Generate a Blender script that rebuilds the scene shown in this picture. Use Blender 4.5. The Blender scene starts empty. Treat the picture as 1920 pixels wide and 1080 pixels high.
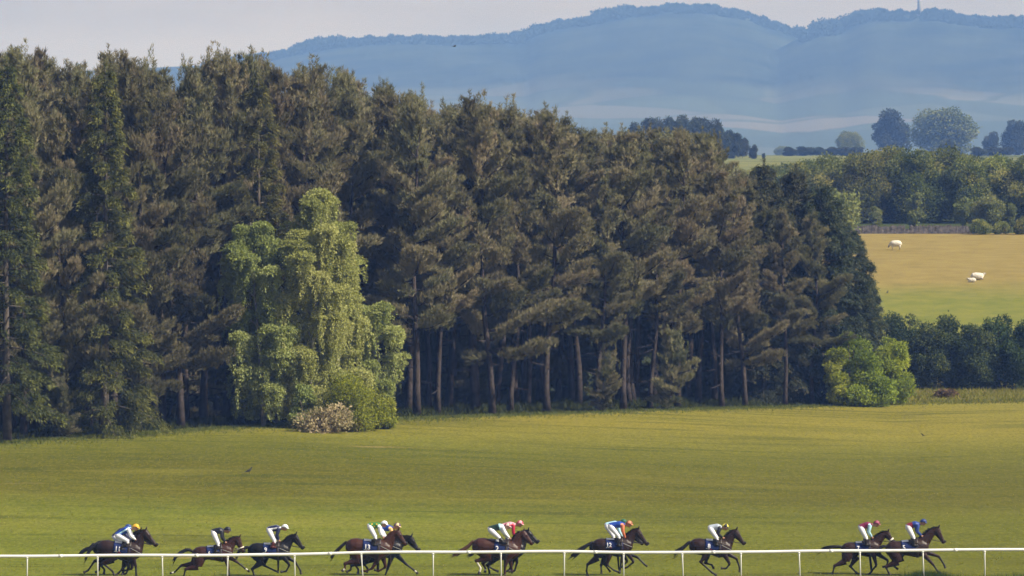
import bpy, bmesh, math, random
import numpy as np
from mathutils import Vector, Matrix
from mathutils.bvhtree import BVHTree

scene = bpy.context.scene
col = scene.collection
R = math.radians

# ------------------------------------------------------------------ camera, sky, sun, exposure
F = 8800.0            # focal length in pixels of the 1920-wide frame
EYE = 14.0            # eye height: upper tier of a grandstand
HOR = 420.0           # horizon row
cam_d = bpy.data.cameras.new('camera')
cam = bpy.data.objects.new('camera', cam_d)
col.objects.link(cam)
cam.location = (0, 0, EYE)
cam.rotation_euler = (R(90), 0, 0)
cam_d.sensor_width = 36.0
cam_d.lens = 36.0 * F / 1920.0
cam_d.shift_y = -(540 - HOR) / 1920.0
cam_d.clip_start = 1.0
cam_d.clip_end = 30000.0
scene.camera = cam

SUN_EL, SUN_AZ = 42.0, 112.0       # azimuth clockwise from +Y (the view direction)
world = bpy.data.worlds.new("World")
scene.world = world
world.use_nodes = True
wn, wl = world.node_tree.nodes, world.node_tree.links
wn.clear()
w_out = wn.new('ShaderNodeOutputWorld')
w_bg = wn.new('ShaderNodeBackground')
w_bg.inputs['Strength'].default_value = 0.1
sky = wn.new('ShaderNodeTexSky')
sky.sky_type = 'NISHITA'
sky.sun_disc = False
sky.sun_elevation = R(SUN_EL)
sky.sun_rotation = R(SUN_AZ)
sky.air_density = 1.2
sky.dust_density = 2.0
tc = wn.new('ShaderNodeTexCoord')
mp = wn.new('ShaderNodeMapping'); mp.inputs['Scale'].default_value = (1.0, 1.0, 4.0)
nz = wn.new('ShaderNodeTexNoise'); nz.inputs['Scale'].default_value = 3.0; nz.inputs['Detail'].default_value = 6.0
nz.inputs['Roughness'].default_value = 0.6
sep = wn.new('ShaderNodeSeparateXYZ')
elev = wn.new('ShaderNodeMapRange'); elev.inputs['From Min'].default_value = 0.0; elev.inputs['From Max'].default_value = 0.9
elev.inputs['To Min'].default_value = 1.0; elev.inputs['To Max'].default_value = 0.25
cov = wn.new('ShaderNodeMapRange'); cov.inputs['From Min'].default_value = 0.40; cov.inputs['From Max'].default_value = 0.62
cov.inputs['To Min'].default_value = 0.0; cov.inputs['To Max'].default_value = 1.0
addm = wn.new('ShaderNodeMath'); addm.operation = 'MAXIMUM'
pw = wn.new('ShaderNodeMath'); pw.operation = 'POWER'; pw.inputs[1].default_value = 2.2
nz2 = wn.new('ShaderNodeTexNoise'); nz2.inputs['Scale'].default_value = 11.0; nz2.inputs['Detail'].default_value = 5.0
cr = wn.new('ShaderNodeValToRGB')
CL = 3.5
cr.color_ramp.elements[0].position = 0.36; cr.color_ramp.elements[0].color = (0.76, 0.66, 0.63, 1)
cr.color_ramp.elements[1].position = 0.66; cr.color_ramp.elements[1].color = (1.04, 0.89, 0.83, 1)
sc_ = wn.new('ShaderNodeVectorMath'); sc_.operation = 'SCALE'; sc_.inputs['Scale'].default_value = CL
mixc = wn.new('ShaderNodeMixRGB')
wl.new(tc.outputs['Generated'], mp.inputs['Vector'])
wl.new(mp.outputs['Vector'], nz.inputs['Vector'])
wl.new(mp.outputs['Vector'], nz2.inputs['Vector'])
wl.new(tc.outputs['Generated'], sep.inputs['Vector'])
wl.new(sep.outputs['Z'], elev.inputs['Value'])
wl.new(nz.outputs['Fac'], cov.inputs['Value'])
wl.new(elev.outputs['Result'], pw.inputs[0])
wl.new(pw.outputs[0], addm.inputs[0])
wl.new(cov.outputs['Result'], addm.inputs[1])
wl.new(nz2.outputs['Fac'], cr.inputs['Fac'])
wl.new(cr.outputs['Color'], sc_.inputs[0])
wl.new(addm.outputs[0], mixc.inputs['Fac'])
wl.new(sky.outputs['Color'], mixc.inputs['Color1'])
wl.new(sc_.outputs['Vector'], mixc.inputs['Color2'])
wl.new(mixc.outputs['Color'], w_bg.inputs['Color'])
wl.new(w_bg.outputs['Background'], w_out.inputs['Surface'])

sun_d = bpy.data.lights.new('sun', 'SUN')
sun_d.energy = 5.0
sun_d.angle = R(0.55)
sun_d.color = (1.0, 0.93, 0.82)
sun = bpy.data.objects.new('sun', sun_d)
col.objects.link(sun)
sdir = Vector((math.cos(R(SUN_EL)) * math.sin(R(SUN_AZ)), math.cos(R(SUN_EL)) * math.cos(R(SUN_AZ)), math.sin(R(SUN_EL))))
sun.rotation_euler = sdir.to_track_quat('Z', 'Y').to_euler()

scene.view_settings.view_transform = 'Standard'
scene.view_settings.look = 'None'
scene.view_settings.exposure = 0.6
scene.view_settings.gamma = 1.0
cy = scene.cycles
cy.max_bounces = 6; cy.diffuse_bounces = 3; cy.glossy_bounces = 2; cy.transmission_bounces = 3; cy.volume_bounces = 0
cy.transparent_max_bounces = 8
cy.use_denoising = True
try:
    cy.denoiser = 'OPENIMAGEDENOISE'
    cy.denoising_input_passes = 'RGB_ALBEDO_NORMAL'
    cy.denoising_prefilter = 'FAST'
except Exception:
    pass
cy.caustics_reflective = False; cy.caustics_refractive = False

# ------------------------------------------------------------------ helpers
def tag(o, label=None, cat=None, group=None, kind=None):
    if label: o['label'] = label
    if cat: o['category'] = cat
    if group: o['group'] = group
    if kind: o['kind'] = kind
    return o

def empty(name, loc=(0, 0, 0), rz=0.0):
    o = bpy.data.objects.new(name, None)
    o.empty_display_size = 0.3
    o.location = loc; o.rotation_euler = (0, 0, rz)
    col.objects.link(o)
    return o

def link(name, me, parent=None, mats=()):
    o = bpy.data.objects.new(name, me)
    col.objects.link(o)
    if parent is not None: o.parent = parent
    for m in mats: me.materials.append(m)
    return o

def np_mesh(name, V, faces, n, tint=None, mat_idx=None, smooth=False):
    """faces: int array (m, n)"""
    V = np.asarray(V, dtype=np.float32); faces = np.asarray(faces, dtype=np.int32)
    me = bpy.data.meshes.new(name)
    me.vertices.add(len(V)); me.vertices.foreach_set('co', V.ravel())
    m = len(faces)
    me.loops.add(m * n); me.loops.foreach_set('vertex_index', faces.ravel())
    me.polygons.add(m)
    me.polygons.foreach_set('loop_start', np.arange(m, dtype=np.int32) * n)
    try:
        me.polygons.foreach_set('loop_total', np.full(m, n, dtype=np.int32))
    except Exception:
        pass
    if mat_idx is not None: me.polygons.foreach_set('material_index', np.asarray(mat_idx, dtype=np.int32))
    me.polygons.foreach_set('use_smooth', np.full(m, bool(smooth)))
    if tint is not None:
        a = me.attributes.new('tint', 'FLOAT', 'POINT')
        a.data.foreach_set('value', np.asarray(tint, dtype=np.float32))
    me.update(calc_edges=True)
    return me

class Tubes:
    """collects closed tapered tubes with elliptical sections, all as one mesh"""
    def __init__(self): self.v = []; self.f = []; self.segs = []
    def add(self, pts, ra, rb=None, n=10, side=None, t=0, m=0):
        """pts list of Vectors, ra in-plane radius, rb radius along side vector"""
        pts = [Vector(p) for p in pts]
        if rb is None: rb = ra
        k = len(pts); base = len(self.v)
        prev = None
        for i, p in enumerate(pts):
            d = (pts[min(i + 1, k - 1)] - pts[max(i - 1, 0)])
            d = d.normalized() if d.length > 1e-9 else Vector((0, 0, 1))
            if side is not None:
                s = Vector(side); s = (s - d * s.dot(d))
                s = s.normalized() if s.length > 1e-6 else d.orthogonal().normalized()
            else:
                s = d.orthogonal().normalized() if prev is None else (prev - d * prev.dot(d)).normalized()
            prev = s
            u = d.cross(s).normalized()
            for j in range(n):
                a = 2 * math.pi * j / n
                self.v.append(p + s * (rb[i] * math.cos(a)) + u * (ra[i] * math.sin(a)))
        for i in range(k - 1):
            for j in range(n):
                a0 = base + i * n + j; a1 = base + i * n + (j + 1) % n
                self.f.append((a0, a1, a1 + n, a0 + n))
            self.segs.append((pts[i], pts[i + 1], 0.5 * (ra[i] + rb[i]), 0.5 * (ra[i + 1] + rb[i + 1]), m))
        c0 = len(self.v); self.v.append(pts[0].copy()); c1 = len(self.v); self.v.append(pts[-1].copy())
        for j in range(n):
            self.f.append((c0, base + (j + 1) % n, base + j))
            e = base + (k - 1) * n
            self.f.append((c1, e + j, e + (j + 1) % n))
        return self
    def mesh(self, name, smooth=True):
        me = bpy.data.meshes.new(name)
        me.from_pydata([tuple(v) for v in self.v], [], self.f)
        me.polygons.foreach_set('use_smooth', [smooth] * len(me.polygons))
        me.update()
        return me
    def skin(self, name, voxel, smooth=2):
        """one continuous surface grown over all the tubes"""
        me0 = self.mesh(name + '_raw')
        o = bpy.data.objects.new(name + '_raw', me0); col.objects.link(o)
        r = o.modifiers.new('r', 'REMESH'); r.mode = 'VOXEL'; r.voxel_size = voxel; r.use_smooth_shade = True
        if smooth:
            s = o.modifiers.new('s', 'SMOOTH'); s.factor = 0.5; s.iterations = smooth
        dg = bpy.context.evaluated_depsgraph_get()
        ev = o.evaluated_get(dg)
        me = bpy.data.meshes.new_from_object(ev)
        bpy.data.objects.remove(o); bpy.data.meshes.remove(me0)
        me.name = name
        nf = len(me.polygons)
        C = np.empty(nf * 3, dtype=np.float32); me.polygons.foreach_get('center', C); C = C.reshape(-1, 3)
        best = np.full(nf, 1e9); idx = np.zeros(nf, dtype=np.int32)
        for a, b, r0, r1, m in self.segs:
            a_ = np.array(a); ab = np.array(b) - a_; L2 = float(ab @ ab) + 1e-12
            t = np.clip((C - a_) @ ab / L2, 0, 1)
            dist = np.linalg.norm(C - (a_ + t[:, None] * ab), axis=1) / (r0 + (r1 - r0) * t + 1e-4)
            w = dist < best
            best[w] = dist[w]; idx[w] = m
        me.polygons.foreach_set('material_index', idx)
        me.polygons.foreach_set('use_smooth', [True] * nf)
        me.update()
        return me

# ------------------------------------------------------------------ materials
def mat(name, colr, rough=0.7, spec=0.3, bump=None, var=None, sheen=0.0):
    m = bpy.data.materials.new(name); m.use_nodes = True
    nt = m.node_tree; b = nt.nodes['Principled BSDF']
    b.inputs['Base Color'].default_value = (*colr, 1)
    b.inputs['Roughness'].default_value = rough
    b.inputs['Specular IOR Level'].default_value = spec
    t = nt.nodes.new('ShaderNodeTexCoord')
    if var:
        sc, amt = var
        n = nt.nodes.new('ShaderNodeTexNoise'); n.inputs['Scale'].default_value = sc; n.inputs['Detail'].default_value = 4
        r = nt.nodes.new('ShaderNodeValToRGB')
        r.color_ramp.elements[0].position = 0.3; r.color_ramp.elements[1].position = 0.7
        r.color_ramp.elements[0].color = tuple(c * (1 - amt) for c in colr) + (1,)
        r.color_ramp.elements[1].color = tuple(min(1, c * (1 + amt)) for c in colr) + (1,)
        nt.links.new(t.outputs['Object'], n.inputs['Vector'])
        nt.links.new(n.outputs['Fac'], r.inputs['Fac'])
        nt.links.new(r.outputs['Color'], b.inputs['Base Color'])
    if bump:
        sc, st, dist = bump
        n2 = nt.nodes.new('ShaderNodeTexNoise'); n2.inputs['Scale'].default_value = sc; n2.inputs['Detail'].default_value = 4
        bp = nt.nodes.new('ShaderNodeBump'); bp.inputs['Strength'].default_value = st; bp.inputs['Distance'].default_value = dist
        nt.links.new(t.outputs['Object'], n2.inputs['Vector'])
        nt.links.new(n2.outputs['Fac'], bp.inputs['Height'])
        nt.links.new(bp.outputs['Normal'], b.inputs['Normal'])
    return m

def leaf_mat(name, c0, c1, c2, trans=0.3, vary=0.18, hue=0.03):
    """leaf colour runs c0-c1-c2 with each leaf's own tint; whole plants differ a little from one another"""
    m = bpy.data.materials.new(name); m.use_nodes = True
    nt = m.node_tree; N, L = nt.nodes, nt.links
    N.clear()
    out = N.new('ShaderNodeOutputMaterial')
    at = N.new('ShaderNodeAttribute'); at.attribute_name = 'tint'
    rp = N.new('ShaderNodeValToRGB')
    rp.color_ramp.elements[0].color = (*c0, 1); rp.color_ramp.elements[0].position = 0.0
    rp.color_ramp.elements[1].color = (*c2, 1); rp.color_ramp.elements[1].position = 1.0
    e = rp.color_ramp.elements.new(0.5); e.color = (*c1, 1)
    oi = N.new('ShaderNodeObjectInfo')
    hs = N.new('ShaderNodeHueSaturation')
    mr = N.new('ShaderNodeMapRange'); mr.inputs['To Min'].default_value = 1 - vary; mr.inputs['To Max'].default_value = 1 + vary
    mh = N.new('ShaderNodeMapRange'); mh.inputs['To Min'].default_value = 0.5 - hue; mh.inputs['To Max'].default_value = 0.5 + hue
    mul = N.new('ShaderNodeMath'); mul.operation = 'MULTIPLY'; mul.inputs[1].default_value = 7.31
    fr = N.new('ShaderNodeMath'); fr.operation = 'FRACT'
    L.new(oi.outputs['Random'], mr.inputs['Value'])
    L.new(oi.outputs['Random'], mul.inputs[0]); L.new(mul.outputs[0], fr.inputs[0]); L.new(fr.outputs[0], mh.inputs['Value'])
    L.new(at.outputs['Fac'], rp.inputs['Fac'])
    L.new(rp.outputs['Color'], hs.inputs['Color'])
    L.new(mr.outputs['Result'], hs.inputs['Value'])
    L.new(mh.outputs['Result'], hs.inputs['Hue'])
    d = N.new('ShaderNodeBsdfDiffuse'); d.inputs['Roughness'].default_value = 0.0
    tr = N.new('ShaderNodeBsdfTranslucent')
    mx = N.new('ShaderNodeMixShader'); mx.inputs['Fac'].default_value = trans
    L.new(hs.outputs['Color'], d.inputs['Color']); L.new(hs.outputs['Color'], tr.inputs['Color'])
    L.new(d.outputs[0], mx.inputs[1]); L.new(tr.outputs[0], mx.inputs[2])
    L.new(mx.outputs[0], out.inputs['Surface'])
    return m

def ground_mat(name, build):
    m = bpy.data.materials.new(name); m.use_nodes = True
    nt = m.node_tree; N, L = nt.nodes, nt.links
    b = N['Principled BSDF']; b.inputs['Roughness'].default_value = 0.95; b.inputs['Specular IOR Level'].default_value = 0.05
    t = N.new('ShaderNodeTexCoord')
    def noise(scale, detail=4, rough=0.55, vec=None, stretch=None):
        n = N.new('ShaderNodeTexNoise'); n.inputs['Scale'].default_value = scale; n.inputs['Detail'].default_value = detail
        n.inputs['Roughness'].default_value = rough
        src = vec or t.outputs['Object']
        if stretch:
            mm = N.new('ShaderNodeMapping'); mm.inputs['Scale'].default_value = stretch
            L.new(src, mm.inputs['Vector']); src = mm.outputs['Vector']
        L.new(src, n.inputs['Vector'])
        return n.outputs['Fac']
    def ramp(fac, stops):
        r = N.new('ShaderNodeValToRGB')
        r.color_ramp.elements[0].position, c = stops[0][0], stops[0][1]; r.color_ramp.elements[0].color = (*c, 1)
        r.color_ramp.elements[1].position, c = stops[-1][0], stops[-1][1]; r.color_ramp.elements[1].color = (*c, 1)
        for p, c in stops[1:-1]:
            e = r.color_ramp.elements.new(p); e.color = (*c, 1)
        L.new(fac, r.inputs['Fac']); return r.outputs['Color']
    def mix(fac, a, b_, mode='MIX'):
        x = N.new('ShaderNodeMixRGB'); x.blend_type = mode
        for s, v in ((x.inputs['Fac'], fac), (x.inputs['Color1'], a), (x.inputs['Color2'], b_)):
            if isinstance(v, (int, float)): s.default_value = v
            elif isinstance(v, tuple): s.default_value = (*v, 1)
            else: L.new(v, s)
        return x.outputs['Color']
    def rng(val, a, b_, lo=0.0, hi=1.0):
        x = N.new('ShaderNodeMapRange'); x.inputs['From Min'].default_value = a; x.inputs['From Max'].default_value = b_
        x.inputs['To Min'].default_value = lo; x.inputs['To Max'].default_value = hi
        L.new(val, x.inputs['Value']); return x.outputs['Result']
    sp = N.new('ShaderNodeSeparateXYZ'); L.new(t.outputs['Object'], sp.inputs['Vector'])
    colr, hgt = build(noise, ramp, mix, rng, sp.outputs, N, L)
    L.new(colr, b.inputs['Base Color'])
    if hgt is not None:
        bp = N.new('ShaderNodeBump'); bp.inputs['Strength'].default_value = hgt[1]; bp.inputs['Distance'].default_value = hgt[2]
        L.new(hgt[0], bp.inputs['Height']); L.new(bp.outputs['Normal'], b.inputs['Normal'])
    return m

# ------------------------------------------------------------------ ground
def interp(x, table):
    xs = [t[0] for t in table]; ys = [t[1] for t in table]
    return float(np.interp(x, xs, ys))

def smooth(t):
    t = max(0.0, min(1.0, t)); return t * t * (3 - 2 * t)

def edge_d(u):                      # distance at which the lawn ends, along the direction u = X/d
    uu = max(-0.125, min(0.082, u))
    return 300.0 / (1 - 1.32 * uu)

def crest_y(px):
    return interp(px, [(-1500, 850), (0, 829), (250, 813), (500, 797), (750, 785), (1000, 776), (1250, 768), (1500, 762), (1750, 753), (1920, 750), (4000, 745)])

FARZ = [(300, 1.5), (338, 1.44), (352, 1.15), (362, 1.3), (372, 1.9), (385, 3.2), (400, 5.3), (420, 7.3), (440, 9.0), (460, 10.5), (480, 11.7), (505, 12.85), (545, 14.0),
        (600, 15.6), (800, 22.6), (1000, 27.4), (1500, 36.0), (2700, 52.0), (3500, 64.0), (9000, 64.0)]
HILL_A = [(-3000, 150), (0, 140), (200, 130), (400, 121), (500, 108), (560, 95), (620, 84), (690, 77), (760, 74), (850, 76), (940, 72), (985, 74), (1010, 57), (1050, 46),
          (1100, 39), (1180, 24), (1260, 15), (1330, 15), (1400, 29), (1440, 44), (1490, 62), (1560, 84), (1700, 130), (2600, 210), (5000, 240)]
HILL_B = [(-3000, 300), (900, 300), (1200, 232), (1400, 128), (1480, 80), (1515, 64), (1540, 54), (1580, 51), (1620, 29), (1650, 25), (1690, 28), (1760, 25), (1800, 34),
          (1850, 39), (1920, 39), (2200, 46), (2800, 70), (5000, 110)]
DA, DB = 5600.0, 5300.0

def hill_z(u, d, table, dr, w_back):
    px = 960 + F * u
    zr = EYE + (HOR - interp(px, table)) * dr / F
    base = 64.0
    if d <= dr:
        t = max(0.0, (d - 3500.0) / (dr - 3500.0))
        s = 0.35 * t + 0.65 * (t ** 1.7) if t < 1 else 1.0
        # rounded shoulder towards the top
        s = s - 0.08 * math.sin(math.pi * min(1, t)) * t
        roll = 1.0 + 0.05 * math.sin(d * 0.006 + u * 40) * math.sin(u * 90 + d * 0.002) * math.sin(math.pi * min(1, t))
        return base + (zr - base) * s * roll
    t = smooth((d - dr) / w_back)
    return zr + (base - zr) * t

def ground_z(u, d):
    px = 960 + F * u
    de = edge_d(u)
    zc = EYE - (crest_y(px) - HOR) * de / F
    if d <= de:
        s = (d - 192.0) / (de - 192.0)
        if s <= 0: return 0.0
        z = zc * (0.55 * smooth(s) + 0.45 * min(1, s ** 1.2))
        z += 0.06 * math.sin(d * 0.11 + u * 25) * smooth(s * 3) * smooth((1 - s) * 3)
        return z
    zf = interp(d, FARZ)
    k = smooth((d - de) / 40.0) if de < 330 else smooth((d - de) / 6.0)
    z = zc + (zf - zc) * k
    if d > 3400:
        z = max(z, hill_z(u, d, HILL_A, DA, 900), hill_z(u, d, HILL_B, DB, 700))
    return z

def gz(x, y): return ground_z(x / y, y)

def sheet(name, us, rows, m):
    V = []; nu = len(us)
    for u in us:
        pass
    nr = len(rows(us[0]))
    for u in us:
        for d in rows(u):
            V.append((u * d, d, ground_z(u, d)))
    Fc = []
    for i in range(nu - 1):
        for j in range(nr - 1):
            a = i * nr + j
            Fc.append((a, a + nr, a + nr + 1, a + 1))
    me = np_mesh(name, V, Fc, 4, smooth=True)
    o = link(name, me, None, [m])
    tag(o, kind='structure')
    return o

def lawn_build(noise, ramp, mix, rng, xyz, N, L):
    # the turf is seen almost edge-on, so its patches are long in depth
    fine = noise(5.0, 5, 0.75, stretch=(1.0, 0.30, 1.0))
    med = noise(0.9, 6, 0.72, stretch=(1.0, 0.35, 1.0))
    big = noise(0.045, 4, 0.55)
    streak = noise(0.55, 6, 0.75, stretch=(0.10, 0.8, 1.0))
    c = ramp(med, [(0.30, (0.070, 0.088, 0.008)), (0.5, (0.112, 0.122, 0.013)), (0.70, (0.160, 0.155, 0.022))])
    # yellower and drier towards the crest, greener by the track
    c = mix(rng(xyz['Y'], 258, 292, 0, 0.80), c, (0.235, 0.190, 0.028))
    c = mix(rng(xyz['Y'], 230, 216, 0, 0.60), c, (0.138, 0.162, 0.015))
    c = mix(rng(big, 0.50, 0.72, 0, 0.5), c, (0.165, 0.150, 0.024))
    # darker belt half-way up: cloud shade painted into the colour, partly unmown grass
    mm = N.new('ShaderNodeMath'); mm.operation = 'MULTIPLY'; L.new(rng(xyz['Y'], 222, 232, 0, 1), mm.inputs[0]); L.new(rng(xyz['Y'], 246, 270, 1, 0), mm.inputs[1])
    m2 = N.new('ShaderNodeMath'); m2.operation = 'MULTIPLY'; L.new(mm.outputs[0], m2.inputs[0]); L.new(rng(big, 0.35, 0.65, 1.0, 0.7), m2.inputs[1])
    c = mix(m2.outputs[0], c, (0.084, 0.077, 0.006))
    c = mix(rng(streak, 0.52, 0.66, 0, 0.85), c, (0.045, 0.056, 0.007))
    c = mix(rng(streak, 0.45, 0.32, 0, 0.6), c, (0.170, 0.175, 0.024))
    patch = noise(0.11, 5, 0.62, stretch=(0.45, 1.0, 1.0))
    c = mix(rng(patch, 0.52, 0.66, 0, 0.55), c, (0.075, 0.080, 0.010))
    c = mix(rng(patch, 0.47, 0.34, 0, 0.40), c, (0.205, 0.185, 0.030))
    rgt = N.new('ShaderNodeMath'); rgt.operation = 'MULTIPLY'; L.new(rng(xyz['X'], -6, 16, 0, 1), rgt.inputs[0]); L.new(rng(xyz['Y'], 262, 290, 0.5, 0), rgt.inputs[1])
    c = mix(rgt.outputs[0], c, (0.085, 0.079, 0.007))  # lower right darkened in the colour for cloud shade, partly grass tone
    scr = noise(0.16, 4, 0.6, stretch=(0.35, 1, 1))
    c = mix(rng(scr, 0.69, 0.74, 0, 0.55), c, (0.26, 0.19, 0.075))
    c = mix(rng(fine, 0.44, 0.66, 0.0, 0.55), c, (0.055, 0.064, 0.008))
    c = mix(rng(fine, 0.50, 0.30, 0.0, 0.45), c, (0.200, 0.190, 0.035))
    return c, (noise(1.3, 5, 0.7, stretch=(1.0, 0.6, 1.0)), 0.7, 0.10)

def pasture_build(noise, ramp, mix, rng, xyz, N, L):
    med = noise(0.4, 5, 0.65); big = noise(0.05, 4); fine = noise(5.0, 4, 0.7)
    dry = ramp(med, [(0.3, (0.1875, 0.1423, 0.0383)), (0.55, (0.2387, 0.1822, 0.0541)), (0.8, (0.2671, 0.2162, 0.0675))])
    green = ramp(med, [(0.3, (0.1116, 0.1339, 0.0195)), (0.7, (0.1897, 0.1841, 0.0335))])
    w = N.new('ShaderNodeMath'); w.operation = 'MULTIPLY_ADD'; w.inputs[1].default_value = 26.0
    L.new(big, w.inputs[0]); L.new(xyz['Y'], w.inputs[2])
    c = mix(rng(w.outputs[0], 430, 452, 0, 1), green, dry)
    band = rng(w.outputs[0], 445, 455, 0, 0.6)
    rough = ramp(med, [(0.3, (0.085, 0.080, 0.024)), (0.5, (0.145, 0.125, 0.042)), (0.7, (0.120, 0.130, 0.030))])
    c = mix(rng(xyz['Y'], 372, 384, 1, 0), c, rough)
    far = ramp(noise(0.012, 2), [(0.42, (0.0725, 0.0893, 0.0279)), (0.5, (0.1674, 0.1674, 0.0446)), (0.6, (0.1116, 0.1339, 0.0391))])
    c = mix(rng(xyz['Y'], 540, 570, 0, 1), c, far)
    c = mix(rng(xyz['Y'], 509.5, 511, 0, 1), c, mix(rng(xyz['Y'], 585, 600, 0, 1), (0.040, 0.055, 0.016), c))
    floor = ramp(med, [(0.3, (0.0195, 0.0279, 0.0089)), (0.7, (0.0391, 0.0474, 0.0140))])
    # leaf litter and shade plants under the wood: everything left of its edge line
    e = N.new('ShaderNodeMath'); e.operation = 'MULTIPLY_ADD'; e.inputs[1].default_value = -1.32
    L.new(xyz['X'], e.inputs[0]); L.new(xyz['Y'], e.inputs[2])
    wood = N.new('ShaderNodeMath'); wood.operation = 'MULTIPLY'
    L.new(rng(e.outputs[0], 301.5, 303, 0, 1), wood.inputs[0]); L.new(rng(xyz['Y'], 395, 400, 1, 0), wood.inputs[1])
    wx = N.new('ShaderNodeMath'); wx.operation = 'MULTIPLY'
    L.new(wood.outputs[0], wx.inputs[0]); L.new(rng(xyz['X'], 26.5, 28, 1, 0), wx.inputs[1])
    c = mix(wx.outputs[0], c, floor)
    c = mix(rng(fine, 0.4, 0.75, 0, 0.25), c, (0.0837, 0.0670, 0.0223))
    return c, (noise(6.0, 3), 0.4, 0.08)

def hill_build(noise, ramp, mix, rng, xyz, N, L):
    t = N.new('ShaderNodeTexCoord')
    mp_ = N.new('ShaderNodeMapping'); mp_.inputs['Scale'].default_value = (1.0, 0.8, 0.0)
    wn_ = N.new('ShaderNodeTexNoise'); wn_.inputs['Scale'].default_value = 0.004
    L.new(t.outputs['Object'], wn_.inputs['Vector'])
    dsp = N.new('ShaderNodeVectorMath'); dsp.operation = 'MULTIPLY_ADD'; dsp.inputs[1].default_value = (120, 120, 0)
    L.new(wn_.outputs['Color'], dsp.inputs[0]); L.new(t.outputs['Object'], dsp.inputs[2])
    L.new(dsp.outputs[0], mp_.inputs['Vector'])
    v = N.new('ShaderNodeTexVoronoi'); v.inputs['Scale'].default_value = 0.0062
    L.new(mp_.outputs['Vector'], v.inputs['Vector'])
    sepc = N.new('ShaderNodeSeparateColor'); L.new(v.outputs['Color'], sepc.inputs['Color'])
    fields = ramp(sepc.outputs['Red'], [(0.0, (0.042, 0.058, 0.040)), (0.35, (0.056, 0.074, 0.050)), (0.7, (0.074, 0.086, 0.060)), (1.0, (0.115, 0.110, 0.085))])
    ve = N.new('ShaderNodeTexVoronoi'); ve.feature = 'DISTANCE_TO_EDGE'; ve.inputs['Scale'].default_value = 0.0062
    L.new(mp_.outputs['Vector'], ve.inputs['Vector'])
    c = mix(rng(ve.outputs['Distance'], 0.02, 0.05, 0.7, 0), fields, (0.042, 0.054, 0.035))
    wz = N.new('ShaderNodeMath'); wz.operation = 'MULTIPLY_ADD'; wz.inputs[1].default_value = 50.0
    L.new(noise(0.0045, 4), wz.inputs[0]); L.new(xyz['Z'], wz.inputs[2])
    woods = ramp(noise(0.012, 6, 0.7), [(0.38, (0.004, 0.009, 0.006)), (0.62, (0.030, 0.040, 0.024))])
    c = mix(rng(wz.outputs[0], 158, 190, 0, 1), c, woods)
    return c, None

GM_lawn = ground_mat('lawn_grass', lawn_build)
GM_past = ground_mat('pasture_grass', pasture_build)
GM_hill = ground_mat('hill_fields', hill_build)

us_n = [i / 100.0 * 0.3 for i in range(-100, 101)]
us_h = list(np.linspace(-0.34, 0.34, 420))
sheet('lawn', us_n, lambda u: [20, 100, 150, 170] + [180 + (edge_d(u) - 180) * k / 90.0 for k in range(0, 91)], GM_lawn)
def prow(u):
    e = edge_d(u)
    a = [e + (420 - e) * k / 60.0 for k in range(0, 61)]
    return a + list(np.linspace(423, 600, 60)) + list(np.linspace(615, 1500, 60))
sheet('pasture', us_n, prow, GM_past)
sheet('hills', us_h, lambda u: list(np.linspace(1500, 3400, 30)) + list(np.linspace(3420, 6700, 170)) + [7500, 9000], GM_hill)

# ------------------------------------------------------------------ haze
hz = bmesh.new()
bmesh.ops.create_cube(hz, size=1.0)
hme = bpy.data.meshes.new('haze'); hz.to_mesh(hme); hz.free()
haze = link('haze', hme)
haze.scale = (9000, 9800, 330)
haze.location = (0, 4600, 330 / 2 - 2.0)
tag(haze, kind='stuff')
hm = bpy.data.materials.new('haze_air'); hm.use_nodes = True
hn, hl = hm.node_tree.nodes, hm.node_tree.links
hn.clear()
ho = hn.new('ShaderNodeOutputMaterial')
pv = hn.new('ShaderNodeVolumePrincipled')
pv.inputs['Color'].default_value = (0.21, 0.41, 1.0, 1)
pv.inputs['Absorption Color'].default_value = (1, 1, 1, 1)
pv.inputs['Density'].default_value = 2.05e-4
pv.inputs['Anisotropy'].default_value = 0.0
hl.new(pv.outputs['Volume'], ho.inputs['Volume'])
hme.materials.append(hm)
try: hm.volume_intersection_method = 'FAST'
except Exception: pass

# ------------------------------------------------------------------ trees and plants
LM_pine = leaf_mat('pine_needles', (0.098, 0.106, 0.048), (0.200, 0.188, 0.100), (0.295, 0.245, 0.155), 0.27, 0.2, 0.015)
LM_spruce = leaf_mat('spruce_needles', (0.050, 0.056, 0.022), (0.098, 0.106, 0.036), (0.22, 0.21, 0.058), 0.25, 0.15)
LM_cyp = leaf_mat('cypress_sprays', (0.034, 0.044, 0.026), (0.070, 0.080, 0.046), (0.14, 0.135, 0.072), 0.2, 0.12)
LM_birch = leaf_mat('birch_leaves', (0.19, 0.225, 0.062), (0.34, 0.375, 0.115), (0.50, 0.51, 0.21), 0.42, 0.10, 0.015)
LM_bush = leaf_mat('bush_leaves', (0.13, 0.165, 0.020), (0.27, 0.315, 0.038), (0.43, 0.44, 0.085), 0.45, 0.10, 0.015)
LM_hedge = leaf_mat('thicket_leaves', (0.032, 0.050, 0.020), (0.060, 0.086, 0.030), (0.15, 0.18, 0.052), 0.27, 0.2, 0.02)
LM_field = leaf_mat('field_tree_leaves', (0.080, 0.105, 0.030), (0.17, 0.19, 0.050), (0.37, 0.34, 0.09), 0.36, 0.2, 0.02)
LM_pale = leaf_mat('pale_tree_leaves', (0.13, 0.16, 0.055), (0.20, 0.225, 0.075), (0.27, 0.27, 0.10), 0.35, 0.1, 0.01)
LM_dark = leaf_mat('dark_tree_leaves', (0.030, 0.038, 0.022), (0.055, 0.064, 0.034), (0.095, 0.098, 0.046), 0.2, 0.2, 0.02)
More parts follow.
